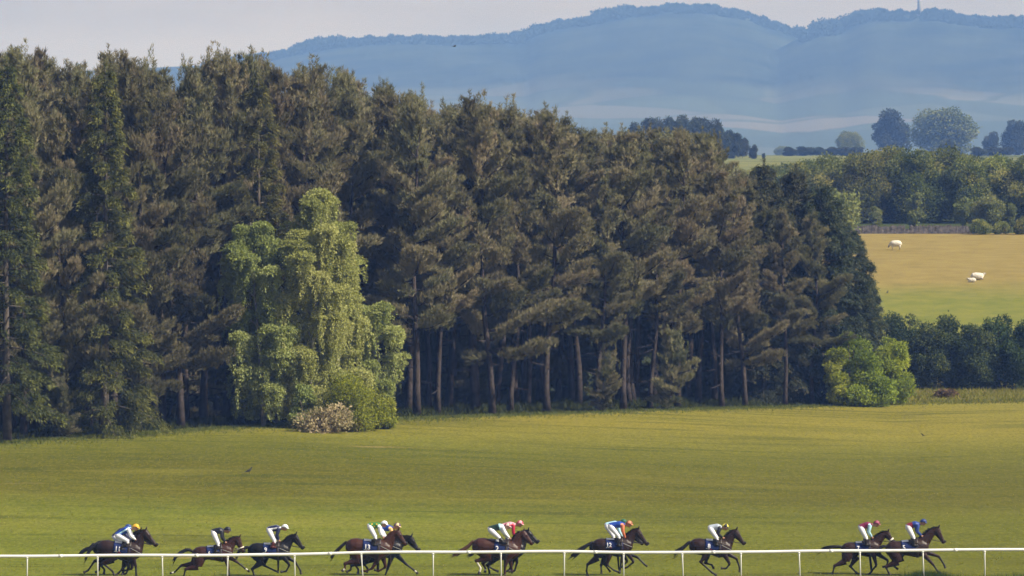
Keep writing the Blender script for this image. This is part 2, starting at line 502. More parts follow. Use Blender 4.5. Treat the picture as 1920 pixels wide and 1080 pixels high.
LM_rust = leaf_mat('dead_fronds', (0.12, 0.075, 0.035), (0.19, 0.125, 0.06), (0.27, 0.19, 0.10), 0.2, 0.1, 0.01)
LM_cream = leaf_mat('cream_blossom', (0.24, 0.22, 0.10), (0.44, 0.37, 0.21), (0.60, 0.49, 0.32), 0.3, 0.05, 0.005)
LM_grass = leaf_mat('grass_blades', (0.040, 0.062, 0.014), (0.085, 0.115, 0.024), (0.17, 0.17, 0.05), 0.3, 0.1, 0.01)
LM_wood = leaf_mat('far_woodland', (0.012, 0.019, 0.012), (0.020, 0.028, 0.016), (0.034, 0.042, 0.022), 0.1, 0.05, 0.005)
LM_turf = leaf_mat('turf_blades', (0.090, 0.105, 0.013), (0.170, 0.178, 0.024), (0.300, 0.265, 0.065), 0.45, 0.05, 0.005)
LM_under = leaf_mat('shade_plants', (0.030, 0.036, 0.011), (0.055, 0.064, 0.018), (0.10, 0.105, 0.032), 0.3, 0.1, 0.01)
BM_pine = mat('pine_bark', (0.052, 0.042, 0.037), 0.95, 0.1, bump=(5, 1.0, 0.08), var=(1.2, 0.55))
BM_birch = mat('birch_bark', (0.26, 0.24, 0.21), 0.9, 0.1, var=(2.5, 0.6))
BM_bark = mat('grey_bark', (0.10, 0.085, 0.07), 0.95, 0.1, var=(2.0, 0.4))

def unit(a): return a / (np.linalg.norm(a, axis=-1, keepdims=True) + 1e-9)

class Leaves:
    def __init__(self): self.P = []; self.D = []; self.L = []; self.W = []; self.T = []
    def add(self, P, D, L, W, T):
        self.P.append(P); self.D.append(D); self.L.append(L); self.W.append(W); self.T.append(T)
    def arrays(self): return [np.concatenate(x) for x in (self.P, self.D, self.L, self.W, self.T)]
    def needles(self, name, rng):
        P, D, L, W, T = self.arrays(); n = len(P)
        D = unit(D); S = unit(np.cross(D, rng.normal(size=(n, 3))))
        V = np.stack([P - S * (W / 2)[:, None], P + S * (W / 2)[:, None], P + D * L[:, None]], 1).reshape(-1, 3)
        return np_mesh(name, V, np.arange(3 * n).reshape(-1, 3), 3, tint=np.repeat(np.clip(T, 0, 1), 3))
    def leaves(self, name, rng):
        P, D, L, W, T = self.arrays(); n = len(P)
        D = unit(D); S = unit(np.cross(D, rng.normal(size=(n, 3))))
        V = np.stack([P, P + D * (L * .45)[:, None] + S * (W / 2)[:, None], P + D * L[:, None], P + D * (L * .45)[:, None] - S * (W / 2)[:, None]], 1).reshape(-1, 3)
        return np_mesh(name, V, np.arange(4 * n).reshape(-1, 4), 4, tint=np.repeat(np.clip(T, 0, 1), 4))

def pine_meshes(seed, H=20.0, cb=0.2, Lmax=2.9, nl=36, tufts=54, out=0.0, green=0.0):
    """Scots pine: bent trunk, whorled limbs, needle pads; 'out' lengthens the limbs on the +X side"""
    rng = np.random.default_rng(seed)
    tb = Tubes(); lv = Leaves()
    ph = rng.uniform(0, 6.28, 4); am = rng.uniform(0.1, 0.35)
    def tp(t):
        return np.array([am * math.sin(t * 4 + ph[0]) + .15 * math.sin(t * 9 + ph[1]), am * math.sin(t * 3.4 + ph[2]) + .15 * math.sin(t * 8 + ph[3]), H * t]) \
            - np.array([am * math.sin(ph[0]) + .15 * math.sin(ph[1]), am * math.sin(ph[2]) + .15 * math.sin(ph[3]), 0])
    r0 = 0.011 * H
    ts = np.linspace(0, 0.985, 14)
    rr = [r0 * (1.25 if t == 0 else 1) * (1 - 0.86 * t) for t in ts]
    tb.add([tp(t) for t in ts], rr, n=8)
    az = rng.uniform(0, 6.28)
    # bare broken snags under the crown
    for k in range(rng.integers(6, 13)):
        t = rng.uniform(0.08, cb + 0.15); a = rng.uniform(0, 6.28); L = rng.uniform(0.5, 2.4)
        p = tp(t); d = np.array([math.cos(a), math.sin(a), rng.uniform(-.3, .5)])
        tb.add([p, p + d * L * .5 + [0, 0, -.05], p + d * L], [0.045, 0.032, 0.012], n=5)
    for i in range(nl):
        f = (i + rng.uniform(0, 1)) / nl
        t = cb + (0.985 - cb) * f
        az += 2.4 + rng.normal() * 0.6
        prof = (0.78 + 0.55 * f) * (1 - f ** 1.9) + 0.14
        L = Lmax * prof * rng.uniform(0.62, 1.22)
        L *= 1.0 + out * math.cos(az) * (1 - f)
        if rng.random() < 0.13 * (1 - f): L *= 0.35
        L = max(L, 0.5)
        el = R(rng.choice([-8, 8, 22]) + 48 * f ** 1.2 + rng.normal() * 13)
        h = np.array([math.cos(az), math.sin(az), 0]); side = np.array([-h[1], h[0], 0])
        p0 = tp(t); pts = []
        wob = rng.normal() * 0.25
        for s in np.linspace(0, 1, 5):
            q = p0 + h * (L * s * math.cos(el)) + np.array([0, 0, L * s * math.sin(el) - 0.45 * s * (1 - s) * L * .5 * (1 - f) + 0.12 * L * s * s]) + side * wob * s * s * L * .5
            pts.append(q)
        tb.add(pts, [0.06 * (L / 3 + .3), 0.05 * (L / 3 + .3), 0.04 * (L / 3 + .3), 0.028 * (L / 3 + .3), 0.01], n=5)
        npad = max(2, int(L * 2.0 + .6))
        s_lo = 0.36 if L > 1.2 else 0.0
        warm = np.clip(rng.normal(0.54, 0.18), 0.0, 0.9)
        for k in range(npad):
            s = s_lo + (1 - s_lo) * (k + rng.uniform(.2, 1)) / npad
            j = min(3, int(s * 4)); fr = s * 4 - j
            c = pts[j] * (1 - fr) + pts[j + 1] * fr
            c = c + side * rng.normal() * 0.34 * (0.4 + L / 3) + np.array([0, 0, rng.normal() * .16 + .12])
            # a spray of needles, long along its limb and flat across it
            R_ = rng.uniform(0.50, 0.92) * (0.75 + 0.35 * min(1, L / 2.5)); ra, rs_, rz = R_ * rng.uniform(.95, 1.35), R_ * rng.uniform(.6, .95), R_ * rng.uniform(.38, .62)
            lim = pts[min(4, j + 1)] - pts[j]; lim = lim / np.linalg.norm(lim) + np.array([0, 0, .25 + rng.normal() * .2]); lim /= np.linalg.norm(lim)
            upp = np.cross(lim, side); upp = upp if upp[2] > 0 else -upp
            n = int(tufts * (R_ / 0.66) ** 2)
            dd = unit(rng.normal(size=(n, 3))); dd[:, 2] = np.where(dd[:, 2] < -.3, -dd[:, 2] * .8, dd[:, 2])
            rad = rng.uniform(.55, 1.0, n)[:, None]
            lc = dd * np.array([ra, rs_, rz]) * rad
            P = c + lc[:, :1] * lim + lc[:, 1:2] * side + lc[:, 2:] * upp
            B = (dd[:, :1] * .5 + .75) * lim + dd[:, 1:2] * .55 * side + (dd[:, 2:] * .6 + .35) * upp + np.array([0, 0, .15 + .35 * f])
            m = 6
            P = np.repeat(P, m, 0); B = np.repeat(B, m, 0)
            D = unit(B) + rng.normal(size=B.shape) * 0.30
            q = len(P)
            tn = np.repeat(np.clip(warm + rng.normal(size=n) * .13 - green, 0, 1), m)
            lv.add(P, D, rng.uniform(.22, .44, q), rng.uniform(.045, .078, q), tn)
        # upright candle shoots
        if f > 0.5:
            for k in range(3):
                c = pts[rng.integers(2, 5)] + rng.normal(size=3) * .32 + np.array([0, 0, .25])
                n = 30; hgt = rng.uniform(.35, .95); z = rng.uniform(0, 1, n) * hgt
                P = c + np.stack([rng.normal(size=n) * .05, rng.normal(size=n) * .05, z], 1)
                D = unit(np.stack([rng.normal(size=n), rng.normal(size=n), np.full(n, 1.3)], 1))
                lv.add(P, D, rng.uniform(.16, .32, n), rng.uniform(.04, .06, n), np.full(n, warm - green))
    tip = tp(0.985)
    for k in range(7):
        c = tip + np.array([rng.normal() * .3, rng.normal() * .3, -rng.uniform(0, .6)]); n = 50
        z = rng.uniform(0, 1.1, n)
        P = c + np.stack([rng.normal(size=n) * .07, rng.normal(size=n) * .07, z], 1)
        D = unit(np.stack([rng.normal(size=n), rng.normal(size=n), np.full(n, 1.0)], 1))
        lv.add(P, D, rng.uniform(.18, .36, n), rng.uniform(.035, .055, n), np.full(n, .35))
    cm = lv.needles('pine_crown', rng); cm.materials.append(LM_pine)
    tm = tb.mesh('pine_trunk'); tm.materials.append(BM_pine)
    return tm, cm

def droop_meshes(seed, H, Rb, lm, nl=70, cb=0.04, sprays=12, tipcol=0.85, hang=0.9, power=0.9, bare=0.0):
    """spruce or cypress: straight trunk, conical outline, drooping branches that carry hanging sprays"""
    rng = np.random.default_rng(seed)
    tb = Tubes(); lv = Leaves()
    ts = np.linspace(0, 1, 8)
    tb.add([(0.1 * math.sin(t * 3), 0.08 * math.sin(t * 4), H * t) for t in ts], [0.013 * H * (1 - .93 * t) for t in ts], n=8)
    az = 0
    for i in range(nl):
        f = ((i + rng.uniform(0, 1)) / nl) ** 1.05
        z = H * (cb + (0.99 - cb) * f)
        az += 2.399 + rng.normal() * .3
        L = Rb * (1 - f) ** power * rng.uniform(.72, 1.18) + 0.25
        h = np.array([math.cos(az), math.sin(az), 0]); side = np.array([-h[1], h[0], 0])
        lift = 0.35 * (f ** 1.5)
        pts = [np.array([0, 0, z]) + h * L * s + np.array([0, 0, L * (lift * s - 0.42 * (1 - f * .8) * s * s + 0.10 * s ** 3)]) for s in np.linspace(0, 1, 5)]
        tb.add(pts, [.05, .04, .03, .02, .008], n=5)
        ns = max(4, int(sprays * (0.4 + L / Rb)))
        for k in range(ns):
            s = rng.uniform(.25, 1.0) ** 0.8
            j = min(3, int(s * 4)); fr = s * 4 - j
            c = pts[j] * (1 - fr) + pts[j + 1] * fr + side * rng.normal() * .22 * L * (1.15 - s * .7)
            n = int(rng.uniform(34, 60)); ln = rng.uniform(.35, 1.0) * hang
            w = rng.uniform(0, 1, n)
            P = c + h * (w * .55 * ln)[:, None] + np.array([0, 0, -1.0]) * (w ** 1.6 * ln * .9)[:, None] + rng.normal(size=(n, 3)) * np.array([.13, .13, .08])
            D = h * .6 + np.array([0, 0, -.55]) + rng.normal(size=(n, 3)) * .45
            tn = .15 + .35 * s * w + (tipcol * (w > .55) * (s > .55) * rng.uniform(.4, 1, n))
            lv.add(P, D, rng.uniform(.14, .32, n), rng.uniform(.045, .08, n), tn)
    n = 120
    P = np.stack([rng.normal(size=n) * .08, rng.normal(size=n) * .08, H * rng.uniform(.95, 1.02, n)], 1)
    lv.add(P, rng.normal(size=(n, 3)) + np.array([0, 0, .6]), rng.uniform(.12, .3, n), rng.uniform(.04, .07, n), rng.uniform(.2, .7, n))
    cm = lv.needles('conifer_crown', rng); cm.materials.append(lm)
    tm = tb.mesh('conifer_trunk'); tm.materials.append(BM_bark)
    return tm, cm

def birch_meshes(seed, H, Rw, nl=20, curtains=7, dens=56, lean=0.0):
    """birch: limbs that rise and arch over, each ending in curtains of hanging twigs with gaps between them"""
    rng = np.random.default_rng(seed)
    tb = Tubes(); lv = Leaves()
    ts = np.linspace(0, 1, 9); ph = rng.uniform(0, 6, 2)
    def tp(t): return np.array([.3 * math.sin(3 * t + ph[0]) - .3 * math.sin(ph[0]) + lean * t, .3 * math.sin(2.5 * t + ph[1]) - .3 * math.sin(ph[1]), H * .93 * t])
    tb.add([tp(t) for t in ts], [0.011 * H * (1 - .9 * t) for t in ts], n=8)
    az = rng.uniform(0, 6)
    for i in range(nl):
        f = (i + rng.uniform(0, 1)) / nl
        t = .10 + .87 * f
        az += 2.4 + rng.normal() * .5
        L = Rw * (0.80 + 0.35 * f) * (1 - f ** 4.5) * rng.uniform(.6, 1.3) + .35
        h = np.array([math.cos(az), math.sin(az), 0]); side = np.array([-h[1], h[0], 0])
        el = .75 + .5 * f
        pts = [tp(t) + h * L * s + np.array([0, 0, L * (el * s - .62 * s * s)]) for s in np.linspace(0, 1, 5)]
        tb.add(pts, [.05, .04, .028, .018, .008], n=5)
        clump = rng.uniform(.25, .7)
        A = np.array(pts)
        for q in range(curtains):
            s = rng.uniform(.35, 1.0)
            j = min(3, int(s * 4)); fr = s * 4 - j
            c = A[j] * (1 - fr) + A[j + 1] * fr + side * rng.normal() * .42 * min(1.0, L * .4)
            R_ = rng.uniform(.36, .72)
            # leafy dome
            n = int(190 * (R_ / .5) ** 2); dd = unit(rng.normal(size=(n, 3))); dd[:, 2] = np.abs(dd[:, 2])
            P = c + dd * np.array([R_, R_, R_ * .8]) * rng.uniform(.55, 1, n)[:, None]
            tn = clump + rng.normal(size=n) * .16
            lv.add(P, dd * .7 + rng.normal(size=(n, 3)) * .5 - np.array([0, 0, .4]), rng.uniform(.10, .18, n), rng.uniform(.07, .12, n), tn)
            for k in range(6):
                a = rng.uniform(0, 6.28); e = c + np.array([math.cos(a), math.sin(a), 0]) * R_ * rng.uniform(.4, 1.0)
                ln = min(rng.gamma(2.2, .36) + .25, max(.4, e[2] - .4))
                n = int(dens * (.25 + ln / 1.6)); w = rng.uniform(0, 1, n) ** .85
                sw = rng.normal(size=2) * .10
                P = e + np.stack([sw[0] * w * ln, sw[1] * w * ln, -w * ln + .1], 1) + rng.normal(size=(n, 3)) * (np.array([.10, .10, .08]) * (1.15 - .7 * w[:, None]))
                D = rng.normal(size=(n, 3)) * .5 + np.array([0, 0, -.8])
                lv.add(P, D, rng.uniform(.10, .18, n), rng.uniform(.06, .11, n), clump + rng.normal(size=n) * .18)
    cm = lv.leaves('birch_crown', rng); cm.materials.append(LM_birch)
    tm = tb.mesh('birch_trunk'); tm.materials.append(BM_birch)
    return tm, cm

def broad_meshes(seed, H, W, trunk_h, lm, nlobe=26, per=330, leaf=(.16, .30), shape=0.85, bark=None, light=0.25, stems=1, low=False):
    """rounded broadleaf tree or shrub: limbs that end in leaf clumps of different size, sparse between them"""
    rng = np.random.default_rng(seed)
    tb = Tubes(); lv = Leaves()
    ch = H - trunk_h
    for s_ in range(stems):
        a = rng.uniform(0, 6.28); o = np.array([math.cos(a), math.sin(a), 0]) * (0 if stems == 1 else W * .12)
        ts = np.linspace(0, 1, 6)
        tb.add([o * (1 + 1.5 * t) + np.array([.1 * math.sin(4 * t + a) - .1 * math.sin(a), .1 * math.cos(3 * t + a) - .1 * math.cos(a), (trunk_h + ch * .6) * t]) for t in ts],
               [max(.02, 0.016 * H / math.sqrt(stems) * (1 - .8 * t)) for t in ts], n=7)
    for i in range(nlobe):
        d = unit(rng.normal(size=3)); d[2] = d[2] if low else abs(d[2]) * 1.15 - .42
        rr = rng.uniform(.55, 1.0) if i > nlobe * .2 else rng.uniform(.1, .5)
        zc = trunk_h + ch * .46
        c = np.array([d[0] * W / 2 * rr * .86, d[1] * W / 2 * rr * .86, zc + d[2] * ch * .5 * rr * shape])
        c[2] = max(c[2], trunk_h * .7 + (.05 if low else .12) * ch * .5)
        lr = W * rng.uniform(.10, .21)
        base = np.array([0, 0, min(c[2] * .7, trunk_h + ch * .3)])
        mid = (base + c) / 2 + np.array([0, 0, -.06 * H])
        tb.add([base, mid, c], [.010 * H, .007 * H, .003 * H], n=5)
        n = int(per * (lr / (W * .155)) ** 2)
        dd = unit(rng.normal(size=(n, 3)))
        P = c + dd * np.array([lr, lr, lr * .78]) * (rng.uniform(.15, 1, n) ** .5)[:, None]
        P += np.abs(rng.normal(size=(n, 1))) * dd * lr * .18
        P[:, 2] = np.maximum(P[:, 2], .03)
        D = dd * .6 + rng.normal(size=(n, 3)) * .6 + np.array([0, 0, .1])
        sc = H / 8.0
        lo, hi = leaf
        lv.add(P, D, rng.uniform(lo, hi, n), rng.uniform(lo * .65, hi * .65, n), np.clip(rng.normal(.45, .2) + rng.normal(size=n) * .16, 0, 1))
    cm = lv.leaves('broadleaf_crown', rng); cm.materials.append(lm)
    tm = tb.mesh('broadleaf_trunk'); tm.materials.append(bark or BM_bark)
    return tm, cm

def plant(name, meshes, x, y, label, cat, group, scale=(1, 1, 1), rz=0.0, parts=('trunk', 'crown'), sink=0.05, tilt=(0, 0)):
    o = empty(name, (x, y, gz(x, y) - sink), rz)
    o.rotation_euler = (tilt[0], tilt[1], rz)
    o.scale = scale
    tag(o, label, cat, group)
    for nm, me in zip(parts, meshes): link(nm, me, o)
    return o

def xat(px, d): return (px - 960.0) / F * d
def height_for(ytop, x, y): return (EYE - (ytop - HOR) * y / F) - gz(x, y)

rnd = random.Random(11)
SKY = [(-400, 60), (0, 92), (50, 78), (110, 108), (170, 128), (205, 92), (260, 100), (300, 122), (330, 140), (372, 76), (405, 92), (470, 96), (520, 122), (575, 120), (630, 115), (700, 148),
       (760, 152), (830, 188), (880, 182), (950, 192), (1040, 208), (1090, 242), (1130, 230), (1200, 236), (1290, 232), (1340, 246), (1385, 300), (1420, 330), (1500, 350)]

# --- the pine wood
front = [pine_meshes(100 + k, 20, cb, Lm, nl, 58, 0.40, g) for k, (cb, Lm, nl, g) in enumerate(
    [(0.14, 2.7, 37, 0), (0.26, 2.6, 33, .05), (0.33, 2.8, 30, -.06), (0.18, 2.9, 36, 0.10), (0.36, 2.5, 28, 0), (0.22, 2.5, 34, -.10), (0.09, 2.7, 40, .03)])]
inner = [pine_meshes(200 + k, 20, cb, 2.5, 32, 50, 0.0, g) for k, (cb, g) in enumerate([(0.38, .05), (0.45, 0.0), (0.33, -.05), (0.5, .1)])]
A_ = Vector((-41.0, 246.5)); B_ = Vector((24.4, 332.5))
along = (B_ - A_); LEN = along.length; along.normalize()
inn = Vector((-along.y, along.x))           # points into the wood, away from the lawn
face = math.atan2(-inn.y, -inn.x)
ORD = ['first', 'second', 'third', 'fourth', 'fifth', 'sixth', 'seventh', 'eighth', 'ninth', 'tenth', 'eleventh', 'twelfth', 'thirteenth', 'fourteenth', 'fifteenth', 'sixteenth', 'seventeenth', 'eighteenth', 'nineteenth', 'twentieth']
front_list = []
t = 0.0
while t < LEN:
    p = A_ + along * (t + rnd.uniform(-.5, .5)) + inn * (1.2 + rnd.uniform(-.5, 1.3))
    px = 960 + F * p.x / p.y
    if not (425 < px < 715):
        front_list.append((px, p))
    t += 3.75 + rnd.uniform(-.7, .7)
nL = 0; left_ps = [q for q in front_list if -60 < q[0] < 425]; right_ps = [q for q in front_list if q[0] >= 715]
for i, (px, p) in enumerate(front_list):
    yt = interp(px, SKY) + rnd.choice([0, 12, 30, 45, 70, 95, 20])
    H = height_for(yt, p.x, p.y) * .955
    me = front[(i * 3 + rnd.randint(0, 1)) % len(front)] if px < 700 else front[(1, 2, 4, 5, 2, 3, 4, 1)[i % 8]]
    look = rnd.choice(['brown-green', 'olive-brown', 'dark olive'])
    if px < 425:
        k = len(left_ps) - 1 - left_ps.index((px, p)) if (px, p) in left_ps else None
        lab = f'tall {look} pine at the wood edge, {ORD[k]} to the left of the birches' if k is not None else 'tall pine at the left end of the wood edge, cut by the view'
    else:
        k = right_ps.index((px, p))
        n2 = len(right_ps)
        if k < n2 / 2: lab = f'tall {look} pine at the wood edge, {ORD[k]} to the right of the birches'
        else: lab = f'{look} pine at the wood edge, {ORD[n2 - 1 - k]} to the left of the cypresses'
    s = H / 20.0; w = s * rnd.uniform(.92, 1.15)
    plant('pine_tree', me, p.x, p.y, lab, 'pine tree', 'pines along the front edge of the wood', (w, w, s), face + rnd.uniform(-.8, .8), tilt=(rnd.uniform(-.02, .02), rnd.uniform(-.02, .02)))
for row in range(1, 8):
    t = rnd.uniform(0, 2)
    while t < LEN + 2:
        p = A_ + along * (t + rnd.uniform(-1, 1)) + inn * (1.9 + row * 3.6 + rnd.uniform(-1, 1))
        px = 960 + F * p.x / p.y
        t += 3.3
        if px < -110 - 20 * row: continue
        yt = interp(px, SKY) + (rnd.choice([-4, 3, 10, 18, 34]) if row < 3 else rnd.choice([6, 20, 40, 60]))
        H = height_for(yt, p.x, p.y) * .955
        me = rnd.choice(inner) if row < 4 else rnd.choice(front)
        s = H / 20.0; w = rnd.uniform(.95, 1.2)
        if row == 1: lab, grp = 'dark pine of the second row, its top showing above the front row of the wood', 'pines in the second row of the wood'
        else: lab, grp = 'pine crowded deep inside the wood behind its two front rows', 'pines deep inside the wood'
        plant('pine_tree', me, p.x, p.y, lab, 'pine tree', grp, (w, w, s), rnd.uniform(0, 6.28), tilt=(rnd.uniform(-.02, .02), rnd.uniform(-.02, .02)))

yin = pine_meshes(261, 8, .04, 2.1, 30, 50, 0, .05)
for k in range(44):
    p = A_ + along * (LEN * (k + rnd.uniform(0, 1)) / 44.0) + inn * rnd.uniform(13, 27)
    if 960 + F * p.x / p.y < -60: continue
    s = rnd.uniform(.7, 1.25)
    plant('young_pine', yin, p.x, p.y, 'young pine in the shade between the trunks of the wood', 'pine tree', 'young pines inside the wood', (s * 1.1, s * 1.1, s), rnd.uniform(0, 6))

for px, d, s in [(1296, 338, 1.3), (1316, 342, 1.5), (1334, 345, 1.2), (1352, 341, 1.5), (1370, 346, 1.3), (1390, 343, 1.4), (1408, 340, 1.2), (1280, 344, 1.4)]:
    plant('young_pine', yin, xat(px, d), d, 'young pine in the shade between the trunks of the wood', 'pine tree', 'young pines inside the wood', (s * 1.1, s * 1.1, s), px)

# --- spruces on the left with light new growth
spr = [droop_meshes(300, 22, 3.1, LM_spruce, 96, .05, 13, .5, .9, .8), droop_meshes(301, 22, 2.8, LM_spruce, 90, .10, 12, .45, .9, .85)]
for px, off, yt, k, rz, lab in [(196, -0.2, 128, 0, 0.6, 'light green spruce with drooping yellow-tipped branches among the brown pines'),
                                (14, 0.4, 118, 1, 2.0, 'green spruce at the left edge of the view'),
                                (486, 7.5, 150, 1, 4.0, 'dark green spruce top rising behind the left birch')]:
    d = edge_d((px - 960) / F) + off
    x = xat(px, d); H = height_for(yt, x, d)
    plant('spruce_tree', spr[k], x, d, lab, 'spruce tree', 'spruces among the pines', (H / 22,) * 3, rz)

# --- birches in front of the wood
for i, (px, d, yt, Rw, lean, nl, lab) in enumerate([(640, 285.5, 322, 2.15, -.9, 27, 'tallest birch, yellow-green with hanging branches, right of the group of three'),
                                          (584, 280.6, 400, 2.45, .1, 26, 'pale grey-green weeping birch in the middle of the group of three'),
                                          (494, 279.2, 386, 2.0, -.2, 21, 'yellow-green birch with open crown at the left of the group of three')]):
    x = xat(px, d); H = height_for(yt, x, d)
    plant('birch_tree', birch_meshes(400 + i, H, Rw, nl, 7, 56, lean), x, d, lab, 'birch tree', 'birches in front of the pines')
x = xat(520, 281.5); plant('birch_tree', birch_meshes(410, 8.0, 1.35, 13, 5, 56), x, 281.5, 'short dark green birch filling the gap under the left birch', 'birch tree', 'birches in front of the pines')
x = xat(708, 288.5); plant('birch_tree', birch_meshes(411, 7.6, 1.2, 10, 4, 56), x, 288.5, 'small drooping birch at the right foot of the tallest birch', 'birch tree', 'birches in front of the pines')

# --- dark cypresses at the right end of the wood
cyp = [droop_meshes(320, 17, 3.6, LM_cyp, 120, .03, 16, .35, .85, .62), droop_meshes(321, 14, 3.4, LM_cyp, 110, .03, 16, .3, .8, .6)]
for px, d, yt, k, sw, lab in [(1432, 331.5, 306, 0, 1.0, 'dark blue-green cypress beside the last pine, left of its row'),
                              (1492, 334.5, 316, 0, 1.0, 'tallest pointed dark cypress in the middle of its row'),
                              (1540, 334.0, 348, 1, 1.05, 'broad dark cypress, third along its row towards the sheep field'),
                              (1592, 336.0, 424, 1, 1.0, 'dark cypress with ragged drooping side towards the sheep field'),
                              (1618, 337.5, 520, 1, .9, 'low dark cypress at the right end of its row above the bright bush')]:
    x = xat(px, d); H = height_for(yt, x, d)
    s = H / (17 if k == 0 else 14)
    plant('cypress_tree', cyp[k], x, d, lab, 'cypress tree', 'dark cypresses at the end of the wood', (max(s, .72) * sw, max(s, .72) * sw, s), px * .1)

# --- bushes at the foot of the wood
def bush(name, px, d, ytop, Wpx, lm, lab, group, seed, nlobe=22, per=420, leaf=(.10, .19), ybase=None, light=.2, cat='bush'):
    x = xat(px, d); H = max(.4, height_for(ytop, x, d)); W = Wpx * d / F
    me = broad_meshes(seed, H, W, 0.0, lm, nlobe, per, leaf, .98, stems=4, low=True)
    return plant(name, me, x, d, lab, cat, group, parts=('stems', 'foliage'), rz=seed)
G1 = 'bushes at the foot of the wood'
bush('leafy_bush', 668, 277.6, 712, 136, LM_bush, 'spreading bright green bush at the foot of the birches', G1, 500, 30, 420)
bush('leafy_bush', 718, 279.8, 738, 62, LM_bush, 'small bright green bush at the right foot of the birches', G1, 501, 18, 320)
bush('leafy_bush', 566, 277.8, 712, 56, LM_birch, 'tall narrow grey-green bush at the left foot of the birches', G1, 502, 20, 330)
bush('flowering_bush', 618, 275.4, 768, 118, LM_cream, 'low cream-coloured flowering bush in front of the birches', G1, 503, 20, 230, (.10, .24))
bush('leafy_bush', 1598, 330.0, 616, 100, LM_bush, 'bright green bush in front of the dark cypresses, taller of the two', G1, 504, 40, 420, (.12, .23))
bush('leafy_bush', 1662, 333.5, 622, 96, LM_bush, 'bright green bush at the right end of the wood, beside the dark thicket', G1, 505, 40, 420, (.12, .23))
bush('leafy_bush', 1632, 329.5, 690, 100, LM_bush, 'low bright green bush under the two tall ones at the end of the wood', G1, 506, 26, 400, (.12, .23))
bush('leafy_bush', 1574, 329.0, 652, 64, LM_bush, 'bright green bush climbing the wood edge, left of the two tall ones', G1, 507, 24, 380, (.12, .23))
yp = pine_meshes(260, 5.2, .02, 1.5, 26, 46, 0, .12)
for px, H, lab in [(122, 3.0, 'young grey-green pine standing at the edge of the lawn on the left'), (1250, 4.6, 'young grey-green pine at the edge of the lawn near the middle of the wood'),
                   (1130, 3.4, 'small young pine at the edge of the lawn under bare trunks')]:
    d = edge_d((px - 960) / F) - .1; x = xat(px, d)
    plant('young_pine', yp, x, d, lab, 'pine tree', 'young pines at the edge of the lawn', (H / 5.2,) * 3, px)

# --- thicket beyond the lawn on the right
th = [broad_meshes(520 + k, 5.2, 3.6, 0.0, LM_hedge, 60, 420, (.10, .20), 1.0, stems=5, low=True) for k in range(3)]
for k, (px, d, yt, lab) in enumerate([(1694, 363.5, 584, 'dark green thicket bush next to the bright green bushes, left end of its row'), (1738, 361.5, 600, 'dark thicket bush, second from the bright bushes'),
                                      (1784, 362.5, 592, 'dark thicket bush, in the middle of its row'), (1832, 361.0, 606, 'dark thicket bush, second from the right edge of view'),
                                      (1874, 362.5, 586, 'dark thicket bush with upright leafy shoots near the right edge of view'), (1922, 361.0, 602, 'dark thicket bush cut by the right edge of view')]):
    x = xat(px, d); H = height_for(yt, x, d); s = H / 5.2
    plant('thicket_bush', th[k % 3], x, d, lab, 'bush', 'dark thicket below the sheep field', (s * .98, s * .98, s), k * 1.7, parts=('stems', 'foliage'))
x = xat(1776, 342.0); me = broad_meshes(540, .55, 2.0, 0, LM_rust, 16, 260, (.10, .22), 1.0, stems=5)
plant('dead_fern', me, x, 342.0, 'patch of rust-brown dead bracken below the thicket', 'bracken', None, parts=('stems', 'fronds'))

# --- trees along the far side of the sheep field
ft = [broad_meshes(560 + k, 8.6, 6.8, .2, LM_field, 62, 330, (.20, .36), .98, low=True) for k in range(4)]
names_ft = ['leftmost', 'second from the left', 'third from the left', 'fourth from the left', 'middle', 'fourth from the right', 'third from the right', 'second from the right', 'rightmost']
for k, (px, yt) in enumerate([(1518, 312), (1566, 300), (1616, 292), (1662, 285), (1712, 290), (1762, 287), (1812, 300), (1864, 299), (1918, 300)]):
    d = 548 + (k % 2) * 5; x = xat(px, d); H = height_for(yt, x, d) * 1.09; s = H / 8.6
    plant('field_tree', ft[k % 4], x, d, f'broad green tree behind the field wall, {names_ft[k]} in its belt', 'tree', 'belt of trees behind the sheep field', (s, s, s), k * 2.1)
for k, (px, yt) in enumerate([(1404, 326), (1432, 316), (1466, 312), (1500, 310), (1545, 302), (1592, 298), (1640, 292), (1688, 288), (1738, 288), (1788, 292), (1840, 300), (1892, 302), (1945, 300)]):
    d = 575 + (k % 3) * 6; x = xat(px, d); H = height_for(yt, x, d) * 1.09; s = H / 8.6
    plant('field_tree', ft[(k + 2) % 4], x, d, 'green tree filling the gaps at the back of the belt behind the field wall', 'tree', 'second row of the belt behind the sheep field', (s * 1.1, s * 1.1, s), k * 1.3)
sp_ = [broad_meshes(580 + k, 3.2, 1.5, .7, LM_pale, 22, 190, (.12, .22), 1.1, bark=BM_bark, low=True) for k in range(3)]
lb = broad_meshes(590, 3.8, 3.4, .1, LM_pale, 30, 260, (.14, .26), 1.0, low=True)
for k, (px, yt, me, h0, lab) in enumerate([(1562, 346, lb, 3.8, 'pale yellow-green tree between the cypresses and the stone wall'), (1642, 384, sp_[0], 3.2, 'small pale sapling by the stone wall, leftmost of three'),
                                       (1716, 360, sp_[1], 3.2, 'slender pale sapling by the stone wall, middle of three'), (1803, 360, sp_[2], 3.2, 'narrow pale green sapling by the stone wall, right of three'),
                                       (1858, 360, lb, 3.8, 'round yellow-green small tree beside the wall end'), (1896, 378, sp_[0], 3.2, 'pinkish young tree at the right edge of the sheep field')]):
    d = 515 if k else 470; x = xat(px, d); H = height_for(yt, x, d); s = H / h0
    plant('sapling', me, x, d, lab, 'young tree', 'young trees along the sheep field wall', (s, s, s), k)

